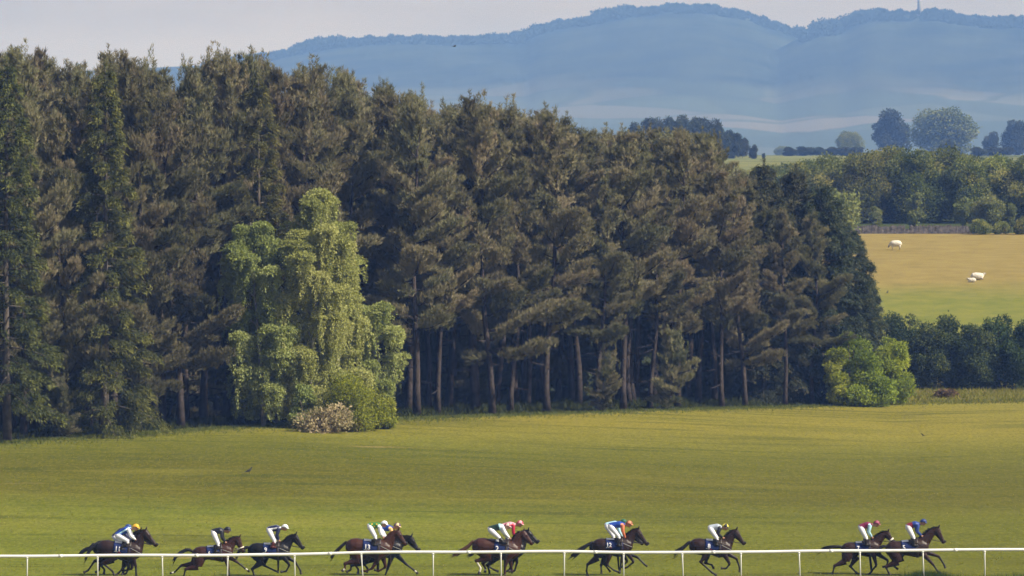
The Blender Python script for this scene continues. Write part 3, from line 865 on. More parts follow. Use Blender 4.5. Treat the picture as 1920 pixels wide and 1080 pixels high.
lowb = broad_meshes(595, 1.6, 2.6, 0.0, LM_field, 26, 240, (.10, .20), 1.0, stems=4, low=True)
for px, H, lab in [(1842, 1.5, 'low green bush at the end of the stone wall'), (1878, 1.3, 'low green bush between the round small tree and the pinkish one'), (1922, 1.7, 'low green bush at the right end of the field top, cut by the view')]:
    x = xat(px, 506); plant('low_bush', lowb, x, 506, lab, 'bush', 'low bushes along the top of the sheep field', (H / 1.6,) * 3, px, parts=('stems', 'foliage'))

# --- dark trees beyond the pines, and the trees in the far fields
dt = [broad_meshes(600 + k, 10, 8, .3, LM_dark, 50, 240, (.35, .6), .98, low=True) for k in range(3)]
for k, (px, yt) in enumerate([(1196, 238), (1222, 230), (1246, 227), (1272, 226), (1300, 229), (1328, 229), (1352, 240), (1372, 250), (1392, 262), (1412, 274), (1432, 288), (1452, 296)]):
    d = 1150 + (k % 3) * 14; x = xat(px, d); H = height_for(yt, x, d) * 1.12; s = H / 10
    plant('distant_tree', dt[k % 3], x, d, 'dark bluish tree in the line beyond the tops of the pines', 'tree', 'dark trees beyond the pines', (s * .85, s * .85, s), k)
for k, (px, yt, sx) in enumerate([(1482, 284, 1), (1506, 276, 1.1), (1530, 279, 1.1), (1556, 277, 1.1), (1582, 284, 1.1), (1606, 284, 1), (1836, 288, 1.2), (1862, 285, 1.2), (1886, 290, 1.1)]):
    d = 1400 + (k % 2) * 18; x = xat(px, d); H = max(2.5, height_for(yt, x, d)); s = H / 10
    plant('distant_tree', dt[k % 3], x, d, 'low dark tree of the hedge line in the far fields', 'tree', 'dark hedge trees in the far fields', (s * sx * 2.4, s * sx * 2.4, s * 1.1), k)
pt = broad_meshes(620, 12, 12, .5, LM_pale, 64, 280, (.4, .7), .98, low=True)
bt = [broad_meshes(621 + k, 11, 9, .5, LM_dark, 50, 260, (.4, .7), 1.0, low=True) for k in range(2)]
for px, yt, d, me, h0, sw, lab in [(1770, 205, 1800, pt, 12, 1.3, 'large round pale green tree in the far fields'), (1593, 247, 1750, pt, 12, 1.0, 'small rounded pale tree in the far fields'),
                                   (1670, 212, 1830, bt[0], 11, 1.0, 'tall bluish tree beside the large pale one'), (1776, 262, 1500, bt[1], 11, 1.15, 'dark round bush-like tree in front of the large pale one'),
                                   (1904, 231, 1780, bt[0], 11, .95, 'tall bluish tree at the right edge of the far fields'), (1858, 250, 1800, bt[1], 11, .8, 'blue-grey tree left of the one at the right edge'),
                                   (1466, 274, 2100, pt, 12, 1.4, 'faint blue-green tree far off beyond the dark hedge line')]:
    x = xat(px, d); H = height_for(yt, x, d) * 1.06; s = H / h0
    plant('distant_tree', me, x, d, lab, 'tree', 'trees in the far fields', (s * sw, s * sw, s), px * .3)

# --- woodland crowns along the hill tops (one far-off mass)
rng = np.random.default_rng(5)
lv = Leaves()
def ridge_trees(table, dr, lo, hi, n, rows):
    for i in range(n):
        u = (rng.uniform(lo, hi) - 960) / F
        d = dr - rng.uniform(-40, rows); x = u * d
        z = ground_z(u, d); R_ = rng.uniform(1.6, 5.6) * (1.7 if math.sin(x * .021) + math.sin(x * .053 + 1) > .9 else .9)
        m = 130
        dd = unit(rng.normal(size=(m, 3))); dd[:, 2] = np.abs(dd[:, 2])
        P = np.array([x, d, z + R_ * .25]) + dd * np.array([R_, R_, R_ * rng.uniform(.8, 1.3)]) * rng.uniform(.6, 1, m)[:, None]
        lv.add(P, dd + rng.normal(size=(m, 3)) * .8, rng.uniform(1.6, 3.2, m), rng.uniform(1.4, 2.6, m), rng.uniform(.1, .8, m))
ridge_trees(HILL_A, DA, 380, 1520, 900, 60)
ridge_trees(HILL_B, DB, 1500, 2050, 560, 70)
wm = lv.leaves('woodland', rng); wm.materials.append(LM_wood)
wo = link('woodland', wm); tag(wo, kind='stuff')

# --- shade plants on the wood floor, rough grass at the crest
lv = Leaves()
n = 16000
for i in range(1):
    tt = rng.uniform(-2, LEN + 1, n); off = rng.uniform(-.9, 9.0, n)
    X = A_.x + along.x * tt + inn.x * off; Y = A_.y + along.y * tt + inn.y * off
    Z = np.array([gz(a, b) for a, b in zip(X, Y)])
    clump = np.sin(X * 1.3) * np.sin(Y * .9 + 1) * .5 + .5
    P = np.stack([X, Y, Z], 1); P = np.repeat(P, 3, 0) + rng.normal(size=(n * 3, 3)) * np.array([.15, .15, 0])
    D = np.array([0, 0, 1.0]) + rng.normal(size=(n * 3, 3)) * .45
    hgt = np.repeat((.10 + .75 * clump * rng.uniform(.3, 1, n)) * np.clip((off + .9) / 3.5, 0.12, 1), 3)
    lv.add(P, D, hgt, np.full(n * 3, .09), rng.uniform(0, .8, n * 3))
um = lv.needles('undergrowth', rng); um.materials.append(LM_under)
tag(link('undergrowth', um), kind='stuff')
lv = Leaves()
n = 26000
U = rng.uniform(-.125, .125, n); back = rng.gamma(1.2, 1.6, n)
E = np.array([edge_d(u) for u in U]); Y = E - back + .8; X = U * Y
Z = np.array([ground_z(a, b) for a, b in zip(U, Y)])
P = np.stack([X, Y, Z], 1)
lv.add(P, np.array([0, 0, 1.0]) + rng.normal(size=(n, 3)) * .5, rng.uniform(.05, .2, n), np.full(n, .05), rng.uniform(.45, 1, n))
n = 42000
Uf = rng.uniform(-.118, .118, n); E = 300.0 / (1 - 1.32 * np.clip(Uf, -.125, .082)); Yf = 186.5 + (E - 186.5) * rng.uniform(0, 1, n) ** 1.25
Xf = Uf * Yf
Zf = np.array([ground_z(a, b) for a, b in zip(Uf, Yf)])
tuss = np.sin(Xf * .9 + 2 * np.sin(Yf * .21)) * np.sin(Yf * .47 + np.sin(Xf * .3)) + .6 * np.sin(Xf * 2.3 + Yf * .8)
keep = tuss > rng.uniform(-1.4, 1.2, n)
Xf, Yf, Zf, tuss = Xf[keep], Yf[keep], Zf[keep], tuss[keep]; n = len(Xf)
lt = Leaves()
lt.add(np.stack([Xf, Yf, Zf], 1), np.array([0, 0, .8]) + rng.normal(size=(n, 3)) * .7, rng.uniform(.03, .075, n), rng.uniform(.03, .06, n), np.clip(.62 + rng.normal(size=n) * .22 - .1 * tuss, 0, 1))
n = 14000
Ub = rng.uniform(.078, .128, n); Yb = rng.uniform(332, 376, n); Xb = Ub * Yb
Zb = np.array([ground_z(a, b) for a, b in zip(Ub, Yb)])
lt.add(np.stack([Xb, Yb, Zb], 1), np.array([0, 0, 1.0]) + rng.normal(size=(n, 3)) * .5, rng.uniform(.10, .42, n), rng.uniform(.05, .10, n), rng.uniform(.3, 1, n))
tm_ = lt.needles('turf', rng); tm_.materials.append(LM_turf)
tag(link('turf', tm_), kind='stuff')
# tall grass under the running rail, thicker at some of the posts
n = 9000
X = rng.uniform(-24, 24, n); Y = 183.0 + X * .062 + rng.normal(size=n) * .35
pxs = 960 + X / Y * F
tall = .05 + .30 * np.exp(-((pxs - 1740) / 34) ** 2) + .14 * np.exp(-((pxs - 1905) / 34) ** 2) + .10 * (pxs > 1500) + .10 * np.exp(-((pxs - 835) / 40) ** 2) + .07 * np.exp(-((pxs - 1080) / 20) ** 2)
lv.add(np.stack([X, Y, np.zeros(n)], 1), np.array([0, 0, 1.0]) + rng.normal(size=(n, 3)) * .35, (tall + .10) * rng.uniform(.6, 1.2, n), np.full(n, .022), rng.uniform(0, .35, n))
n = 1600
X = (1738 + rng.normal(size=n) * 22 - 960) / F * 184.6; Y = 184.6 + rng.normal(size=n) * .25
lv.add(np.stack([X, Y, np.zeros(n)], 1), np.array([0, 0, 1.0]) + rng.normal(size=(n, 3)) * .35, rng.uniform(.2, .46, n), np.full(n, .025), rng.uniform(0, .3, n))
gm = lv.needles('grass', rng); gm.materials.append(LM_grass)
tag(link('grass', gm), kind='stuff')

# ------------------------------------------------------------------ racehorses and jockeys
def coat(name, c, rough=0.42): return mat(name, c, rough, 0.22, bump=(9, 0.25, 0.02), var=(2.2, 0.25))
COATS = {
    'dark_bay': coat('dark_bay_coat', (0.021, 0.010, 0.007)), 'bay': coat('bay_coat', (0.036, 0.013, 0.008)), 'chestnut': coat('chestnut_coat', (0.044, 0.016, 0.009)),
    'black': coat('black_coat', (0.006, 0.005, 0.005)), 'brown': coat('brown_coat', (0.027, 0.012, 0.008)),
}
M_black = mat('black_points', (0.010, 0.008, 0.007), 0.5, 0.3)
M_hoof = mat('hoof', (0.035, 0.028, 0.022), 0.6, 0.3)
M_sock = mat('white_sock', (0.55, 0.52, 0.46), 0.8, 0.2)
M_mane = mat('mane_hair', (0.010, 0.008, 0.008), 0.55, 0.3)
M_manec = mat('chestnut_hair', (0.075, 0.034, 0.020), 0.55, 0.3)
M_cloth = mat('navy_cloth', (0.012, 0.022, 0.095), 0.8, 0.2, var=(8, 0.3))
M_white = mat('white_cloth', (0.72, 0.72, 0.76), 0.8, 0.2)
M_red = mat('red_print', (0.45, 0.03, 0.03), 0.8, 0.2)
M_leather = mat('dark_leather', (0.022, 0.014, 0.010), 0.5, 0.4)
M_pale = mat('pale_strap', (0.42, 0.42, 0.42), 0.6, 0.3)
M_fleece = mat('sheepskin', (0.75, 0.70, 0.60), 0.95, 0.1, bump=(60, .6, .01))
M_skin = mat('skin', (0.42, 0.23, 0.16), 0.6, 0.3)
M_boot = mat('boot_leather', (0.012, 0.010, 0.010), 0.4, 0.5)
M_redboot = mat('brown_boot_leather', (0.085, 0.016, 0.014), 0.45, 0.4)
M_breech = mat('white_breeches', (0.66, 0.66, 0.72), 0.75, 0.2, bump=(14, .3, .02))
M_gog = mat('goggles', (0.02, 0.02, 0.025), 0.2, 0.6)
SILK = {}
def silk(c):
    if c not in SILK:
        SILK[c] = mat('silk_%d' % (len(SILK) + 1), c, 0.5, 0.35, bump=(11, 0.45, 0.03))
    return SILK[c]
NAVY, ROYAL, LBLUE, GREY, BLK = (0.012, 0.016, 0.06), (0.012, 0.05, 0.30), (0.36, 0.58, 0.70), (0.36, 0.41, 0.48), (0.012, 0.013, 0.020)
WHT, YEL, GRN, MAR, RED, PINK, ORG = (0.68, 0.70, 0.76), (0.75, 0.40, 0.03), (0.03, 0.17, 0.035), (0.17, 0.014, 0.055), (0.38, 0.012, 0.04), (0.62, 0.30, 0.38), (0.55, 0.16, 0.07)

TRUNK = [(-0.86, 1.27, .09, .09), (-0.80, 1.27, .19, .16), (-0.66, 1.28, .275, .245), (-0.48, 1.29, .295, .285), (-0.25, 1.285, .262, .27), (0.0, 1.25, .285, .285),
         (0.2, 1.22, .33, .29), (0.38, 1.235, .355, .26), (0.52, 1.25, .315, .22), (0.66, 1.24, .21, .18), (0.74, 1.235, .11, .11)]
CROUP, WITH = Vector((-0.55, 0, 1.58)), Vector((0.40, 0, 1.585))

def text_mesh(s):
    c = bpy.data.curves.new('numeral', 'FONT'); c.body = s; c.size = 1.0; c.align_x = 'CENTER'; c.offset = 0.022; c.resolution_u = 3
    o = bpy.data.objects.new('numeral', c); col.objects.link(o)
    dg = bpy.context.evaluated_depsgraph_get()
    me = bpy.data.meshes.new_from_object(o.evaluated_get(dg))
    bpy.data.objects.remove(o); bpy.data.curves.remove(c)
    bm = bmesh.new(); bm.from_mesh(me)
    for s_ in ('1', '7'):
        pass
    bmesh.ops.subdivide_edges(bm, edges=[e for e in bm.edges if e.calc_length() > .25], cuts=2)
    bmesh.ops.triangulate(bm, faces=bm.faces)
    V = [tuple(v.co) for v in bm.verts]; Fc = [tuple(v.index for v in f.verts) for f in bm.faces]
    bm.free(); bpy.data.meshes.remove(me)
    return V, Fc

def make_horse(h):
    d = h['d']; k = h.get('k', 9.817); x0 = h['x0']; y0 = h.get('y0', 970)
    cx = (h['withers'][0] + h['croup'][0]) / 2
    X0 = xat(x0 + cx / k, d)
    def W(p, y=0.0):
        px, py = x0 + p[0] / k, y0 + p[1] / k
        return Vector((xat(px, d) - X0, y, EYE - (py - HOR) * d / F))
    root = empty('racehorse', (X0, d, 0)); tag(root, h['label'], 'horse', 'racehorses galloping behind the rail')
    rs = random.Random(h['seed'])
    c_, w_ = W(h['croup']), W(h['withers'])
    v = w_ - c_; v0 = WITH - CROUP
    s = v.length / v0.length; ang = math.atan2(v.z, v.x) - math.atan2(v0.z, v0.x)
    ca, sa = math.cos(ang), math.sin(ang)
    def T(x, z, y=0.0):                        # from the build of an average horse to this horse
        qx, qz = (x - CROUP.x) * s, (z - CROUP.z) * s
        return Vector((c_.x + qx * ca - qz * sa, y * s, c_.z + qx * sa + qz * ca))
    tb = Tubes(); Y = (0, 1, 0)
    tb.add([T(x, z) for x, z, a, b in TRUNK], [a * s for x, z, a, b in TRUNK], [b * s for x, z, a, b in TRUNK], n=16, side=Y, m=0)
    # neck and head
    poll, nose = W(h['poll']), W(h['nose'])
    hd = (nose - poll); hl = hd.length; hd.normalize()
    hn = Vector((hd.z, 0, -hd.x))              # towards the jaw
    if hn.z > 0 and abs(hd.x) > .3: hn = -hn
    if hn.x > 0.3: hn = -hn
    pc = poll + hn * .085 * s + hd * .03
    n0 = T(0.40, 1.29); n1 = T(0.56, 1.38)
    ax = (pc - n1); up = Vector((-ax.z, 0, ax.x)).normalized()
    if up.z < 0: up = -up
    q1 = n1 + ax * .35 + up * .025; q2 = n1 + ax * .7 + up * .045
    tb.add([n0, n1, q1, q2, pc], [.27 * s, .245 * s, .185 * s, .145 * s, .115 * s], [.19 * s, .15 * s, .105 * s, .085 * s, .08 * s], n=14, side=Y, m=0)
    hh = [(-.06, .0, .09, .075), (.06, .01, .125, .092), (.26, .045, .142, .095), (.45, .035, .112, .082), (.66, .02, .085, .064), (.84, .02, .074, .06), (.95, .022, .066, .056), (1.02, .025, .035, .035)]
    hb = poll + hn * .07 * s
    tb.add([hb + hd * (t * hl) + hn * o for t, o, a, b in hh], [a * s for t, o, a, b in hh], [b * s for t, o, a, b in hh], n=12, side=Y, m=0)
    mz = nose + hn * .03
    tb.add([mz - hd * .09, mz + hd * .01], [.067, .05], [.057, .045], n=10, side=Y, m=1)
    ear = -hn * .8 + (-hd) * .55
    for sy in (-1, 1):
        e0 = poll + Vector((0, sy * .055, 0)) - hd * .0
        tb.add([e0, e0 + ear.normalized() * .07 + Vector((0, sy * .015, 0)), e0 + ear.normalized() * h.get('ear', .15)], [.022, .034, .006], [.03, .036, .006], n=7, m=0)
        ey = poll + hd * (.34 * hl) + hn * .02 + Vector((0, sy * .078 * s, 0))
        tb.add([ey - hd * .02, ey + hd * .02], [.02, .02], n=7, m=1)
    # legs: knee or hock, fetlock, hoof as in the picture
    def leg(pts, sy, fore, sock):
        kn, fe, ho = [W(p, 0) for p in pts[:3]]
        lat = sy * (.135 if fore else .145) * s
        for q in (kn, fe, ho): q.y = lat
        ho_dir = (ho - fe).normalized()
        if fore:
            a = T(.46, 1.20, lat / s * .9); b = T(.40, 1.0, lat / s); b += Vector(((kn.x - b.x) * .22, 0, max(0, (kn.z - b.z + .45)) * .25))
            tb.add([a, b], [.19 * s, .125 * s], [.12 * s, .09 * s], n=12, side=Y, m=0)
            m_ = b + (kn - b) * .5
            tb.add([b, m_, kn + (b - kn) * .12, kn], [.118 * s, .078 * s, .056 * s, .058 * s], [.088 * s, .064 * s, .05 * s, .052 * s], n=10, side=Y, m=0)
        else:
            hip = T(-.56, 1.24, lat / s * .8)
            ab = kn - hip; L1, L2 = .44 * s, .50 * s
            D_ = min(ab.length, (L1 + L2) * .995); u_ = ab.normalized()
            aa = (L1 * L1 - L2 * L2 + D_ * D_) / (2 * D_); hgt = math.sqrt(max(0, L1 * L1 - aa * aa))
            pr = Vector((-u_.z, 0, u_.x));
            if pr.x < 0: pr = -pr
            st = hip + u_ * aa + pr * hgt
            tb.add([hip, hip + (st - hip) * .5, st], [.27 * s, .235 * s, .16 * s], [.15 * s, .15 * s, .115 * s], n=12, side=Y, m=0)
            m_ = st + (kn - st) * .5
            tb.add([st, m_, kn + (st - kn) * .14, kn], [.155 * s, .108 * s, .064 * s, .066 * s], [.108 * s, .078 * s, .052 * s, .054 * s], n=10, side=Y, m=0)
            pt = kn - (fe - kn).normalized() * .05 - Vector((.035, 0, 0)) * s
            tb.add([kn, pt], [.05, .03], n=8, m=2)
        cm_ = kn + (fe - kn) * .5
        tb.add([kn, kn + (fe - kn) * .16, cm_, fe + (kn - fe) * .12, fe], [.054 * s, .044 * s, .036 * s, .038 * s, .046 * s], [.050 * s, .040 * s, .033 * s, .035 * s, .042 * s], n=9, side=Y, m=3 if sock > 1 else 2)
        pe = fe + (ho - fe) * .62
        tb.add([fe, pe], [.042 * s, .040 * s], [.04 * s, .04 * s], n=9, side=Y, m=3 if sock else 2)
        tb.add([pe, pe + ho_dir * .03, ho + ho_dir * .015], [.044 * s, .054 * s, .06 * s], [.044 * s, .052 * s, .06 * s], n=10, side=Y, m=4)
    for name, sy, fore in (('fn', -1, 1), ('ff', 1, 1), ('hn', -1, 0), ('hf', 1, 0)):
        if name in h: leg(h[name], sy, fore, h.get('sock', {}).get(name, 0))
    cm = COATS[h['coat']]
    low = M_black if h['coat'] != 'chestnut' else cm
    me = tb.skin('horse_body', 0.021, 2)
    for m_ in (cm, M_black, low, M_sock, M_hoof): me.materials.append(m_)
    body = link('body', me, root)
    bvh = BVHTree.FromPolygons([v_.co.copy() for v_ in me.vertices], [tuple(p.vertices) for p in me.polygons])
    def drape(p, sy, off=.008):               # the skin point beside p on one side
        hit = bvh.ray_cast(Vector((p.x, sy * 1.2, p.z)), Vector((0, -sy, 0)))
        if hit[0] is None: return Vector((p.x, sy * .1, p.z))
        return hit[0] + hit[1] * off
    # mane
    hm_ = M_manec if h['coat'] == 'chestnut' and h.get('pale_mane') else M_mane
    mv, mf = [], []
    crest0 = T(.46, 1.60)
    for i in range(46):
        t = i / 45.0
        p = (crest0 * (1 - t) + (poll - hd * .02) * t) + up * (.05 * math.sin(math.pi * t) + .0)
        hit = bvh.ray_cast(p + up * .5, -up)
        p = (hit[0] if hit[0] is not None else p) - up * .012
        for j in range(3):
            L = rs.uniform(.08, .17) * h.get('mane', 1.0); y = rs.uniform(-.03, .03)
            dr = (up * rs.uniform(.35, 1.0) - ax.normalized() * rs.uniform(.3, 1.0) + Vector((0, rs.uniform(-.7, .3), 0))).normalized()
            a = len(mv); b_ = ax.normalized() * .022
            mv += [p + Vector((0, y, 0)) - b_, p + Vector((0, y, 0)) + b_, p + Vector((0, y, 0)) + dr * L * .6 + b_ * .5, p + Vector((0, y, 0)) + dr * L]
            mf += [(a, a + 1, a + 2, a + 3)]
    mm_ = bpy.data.meshes.new('mane'); mm_.from_pydata([tuple(q) for q in mv], [], mf); mm_.materials.append(hm_); link('mane', mm_, root)
    # tail
    tp_ = [T(-.80, 1.42), T(-.86, 1.43)] + [W(p) for p in h['tail']]
    tt = Tubes()
    def tail_at(t):
        f = t * (len(tp_) - 1); i = min(len(tp_) - 2, int(f)); return tp_[i].lerp(tp_[i + 1], f - i)
    core = [tail_at(t) for t in (0, .15, .3, .45, .6, .75, .88)]
    tt.add(core, [.04, .055, .065, .07, .07, .06, .03], [.035, .04, .045, .045, .04, .035, .02], n=8, side=Y)
    for i in range(26):
        t0 = rs.uniform(.1, .5); t1 = rs.uniform(.75, 1.0); o = Vector((rs.uniform(-.03, .03), rs.uniform(-.05, .05), rs.uniform(-.07, .07)))
        pts = [tail_at(t0 + (t1 - t0) * f) + o * (.3 + f * 1.1) + Vector((0, 0, rs.uniform(-.012, .012))) for f in (0, .33, .66, 1)]
        tt.add(pts, [.012, .02, .016, .003], n=4)
    tme = tt.mesh('tail'); tme.materials.append(M_manec if h.get('pale_tail') else M_mane); link('tail', tme, root)
    # saddle cloth with its number
    xs_ = [t_[0] for t_ in TRUNK]
    def shell(x, th, off):                     # point on the barrel: th from the top down, negative on the near side
        zc = np.interp(x, xs_, [t_[1] for t_ in TRUNK])
        ctr = T(x, zc); dr = T(x + 0, zc + math.cos(th)) - ctr; dr = dr.normalized() * math.cos(th) if math.cos(th) >= 0 else -dr.normalized() * -math.cos(th)
        upv = (T(x, zc + 1) - ctr).normalized()
        dd = (upv * math.cos(th) + Vector((0, math.sin(th), 0))).normalized()
        hit = bvh.ray_cast(ctr + dd * 1.0, -dd)
        return (hit[0] if hit[0] is not None else ctr + dd * .3) + dd * off
    def shell_patch(name, xa, xb, ta, tb_, off, m_, parent, nx=12, nt_=22):
        V = []; Fc = []
        for lay in (off, off - .012):
            for i in range(nx + 1):
                for j in range(nt_ + 1):
                    V.append(shell(xa + (xb - xa) * i / nx, ta + (tb_ - ta) * j / nt_, lay))
        st = nt_ + 1; off2 = (nx + 1) * st
        for i in range(nx):
            for j in range(nt_):
                a = i * st + j
                Fc.append((a, a + st, a + st + 1, a + 1)); Fc.append((off2 + a, off2 + a + 1, off2 + a + st + 1, off2 + a + st))
        for i in range(nx):
            for j in (0, nt_):
                a = i * st + j; Fc.append((a, a + st, off2 + a + st, off2 + a))
        for j in range(nt_):
            for i in (0, nx):
                a = i * st + j; Fc.append((a, a + 1, off2 + a + 1, off2 + a))
        m2 = bpy.data.meshes.new(name); m2.from_pydata([tuple(q) for q in V], [], Fc)
        bm = bmesh.new(); bm.from_mesh(m2); bmesh.ops.recalc_face_normals(bm, faces=bm.faces); bm.to_mesh(m2); bm.free()
        m2.polygons.foreach_set('use_smooth', [True] * len(m2.polygons)); m2.materials.append(m_)
        return link(name, m2, parent)
    ca_, cb_ = h.get('cloth', (-.26, .34))
    cl = shell_patch('saddle_cloth', ca_, cb_, -R(118), R(118), .020, M_cloth, root)
    shell_patch('saddle_pad', ca_ + .03, .10, -R(33), R(33), .034, M_white, root, 6, 10)
    shell_patch('saddle', .02, .36, -R(58), R(58), .046, M_leather, root, 8, 14)
    shell_patch('girth', .24, .33, -R(179), R(179), .026, M_leather, root, 2, 44)
    if h.get('num'):
        V, Fc = text_mesh(h['num'])
        nxc, nth, sz = h.get('numx', -.10), h.get('numth', R(80)), .235
        for sgn in (-1, 1):
            vv = [shell(nxc + (q[0] * sz * .92) * (1 if sgn < 0 else -1), sgn * (nth - (q[1] - .35) * sz / .29), .0255) for q in V]
            m2 = bpy.data.meshes.new('numeral'); m2.from_pydata([tuple(q) for q in vv], [], Fc); m2.materials.append(M_white); link('numeral', m2, cl)
            # band of small print below the number, too small to read
            bv, bf, bi = [], [], []
            for j in range(9):
                u0 = (-.115 + j * .026); u1 = u0 + rs.uniform(.012, .021); w0 = .05 + rs.uniform(-.004, .004)
                a = len(bv)
                for uu, ww in ((u0, -.012), (u1, -.012), (u1, .014), (u0, .014)):
                    bv.append(shell(nxc + uu * (1 if sgn < 0 else -1), sgn * (nth + (.112 + ww) / .29), .0255))
                bf.append((a, a + 1, a + 2, a + 3)); bi.append(1 if j > 4 and h.get('redprint', True) else 0)
            m2 = bpy.data.meshes.new('small_print'); m2.from_pydata([tuple(q) for q in bv], [], bf); m2.materials.append(M_white); m2.materials.append(M_red)
            m2.polygons.foreach_set('material_index', bi); link('small_print', m2, cl)
    # breast strap, bridle, reins
    st_ = Tubes()
    sp_ = [[drape(T(.34 + .34 * f, 1.36 - .16 * f), sy) for f in (0, .2, .4, .6, .8, 1)] for sy in (-1, 1)]
    fc_ = T(.95, 1.18); hit = bvh.ray_cast(fc_, Vector((-1, 0, 0))); fp = (hit[0] if hit[0] is not None else fc_) + Vector((.01, 0, 0))
    st_.add(sp_[0] + [fp] + sp_[1][::-1], [.016] * 13, [.007] * 13, n=6)
    sm_ = st_.mesh('breast_strap'); sm_.materials.append(M_pale if h.get('strap', True) else M_leather); link('breast_strap', sm_, root)
    br = Tubes()
    def ring(t, w):
        c = hb + hd * (t * hl) + hn * .03; pts = []
        for j in range(15):
            a = 2 * math.pi * j / 14; dd = (-hn * math.cos(a) + Vector((0, math.sin(a), 0))).normalized()
            hit = bvh.ray_cast(c + dd * .4, -dd); pts.append((hit[0] if hit[0] is not None else c + dd * .1) + dd * .006)
        br.add(pts, [w] * 15, [.008] * 15, n=5)
    ring(.70, .014); ring(.10, .012)
    for sy in (-1, 1):
        br.add([drape(hb + hd * (f * hl) + hn * .05, sy, .006) for f in (.08, .3, .5, .72, .88)], [.010] * 5, [.006] * 5, n=5)
    bme = br.mesh('bridle'); bme.materials.append(M_leather); link('bridle', bme, root)
    if h.get('noseband'):
        nb = Tubes(); c = hb + hd * (.66 * hl) + hn * .02; pts = []
        for j in range(15):
            a = 2 * math.pi * j / 14; dd = (-hn * math.cos(a) + Vector((0, math.sin(a), 0)))
            hit = bvh.ray_cast(c + dd * .4, -dd.normalized()); pts.append((hit[0] if hit[0] is not None else c + dd * .1) + dd * .012)
        nb.add(pts, [.034] * 15, [.024] * 15, n=7); m2 = nb.mesh('noseband'); m2.materials.append(M_fleece); link('noseband', m2, root)
    if 'rider' in h:
        r = h['rider']; hand = W(r['hand']); bit = hb + hd * (.86 * hl) + hn * .05
        rn = Tubes()
        for sy in (-1, 1):
            a, b_ = hand + Vector((0, sy * .07, 0)), bit + Vector((0, sy * .065, 0))
            rn.add([a, a.lerp(b_, .33) + Vector((0, sy * .03, -.03)), a.lerp(b_, .66) + Vector((0, sy * .04, -.04)), b_], [.009] * 4, n=5)
        m2 = rn.mesh('reins'); m2.materials.append(M_leather); link('reins', m2, root)
        make_rider(r, W, X0, d, T, drape)
    return root

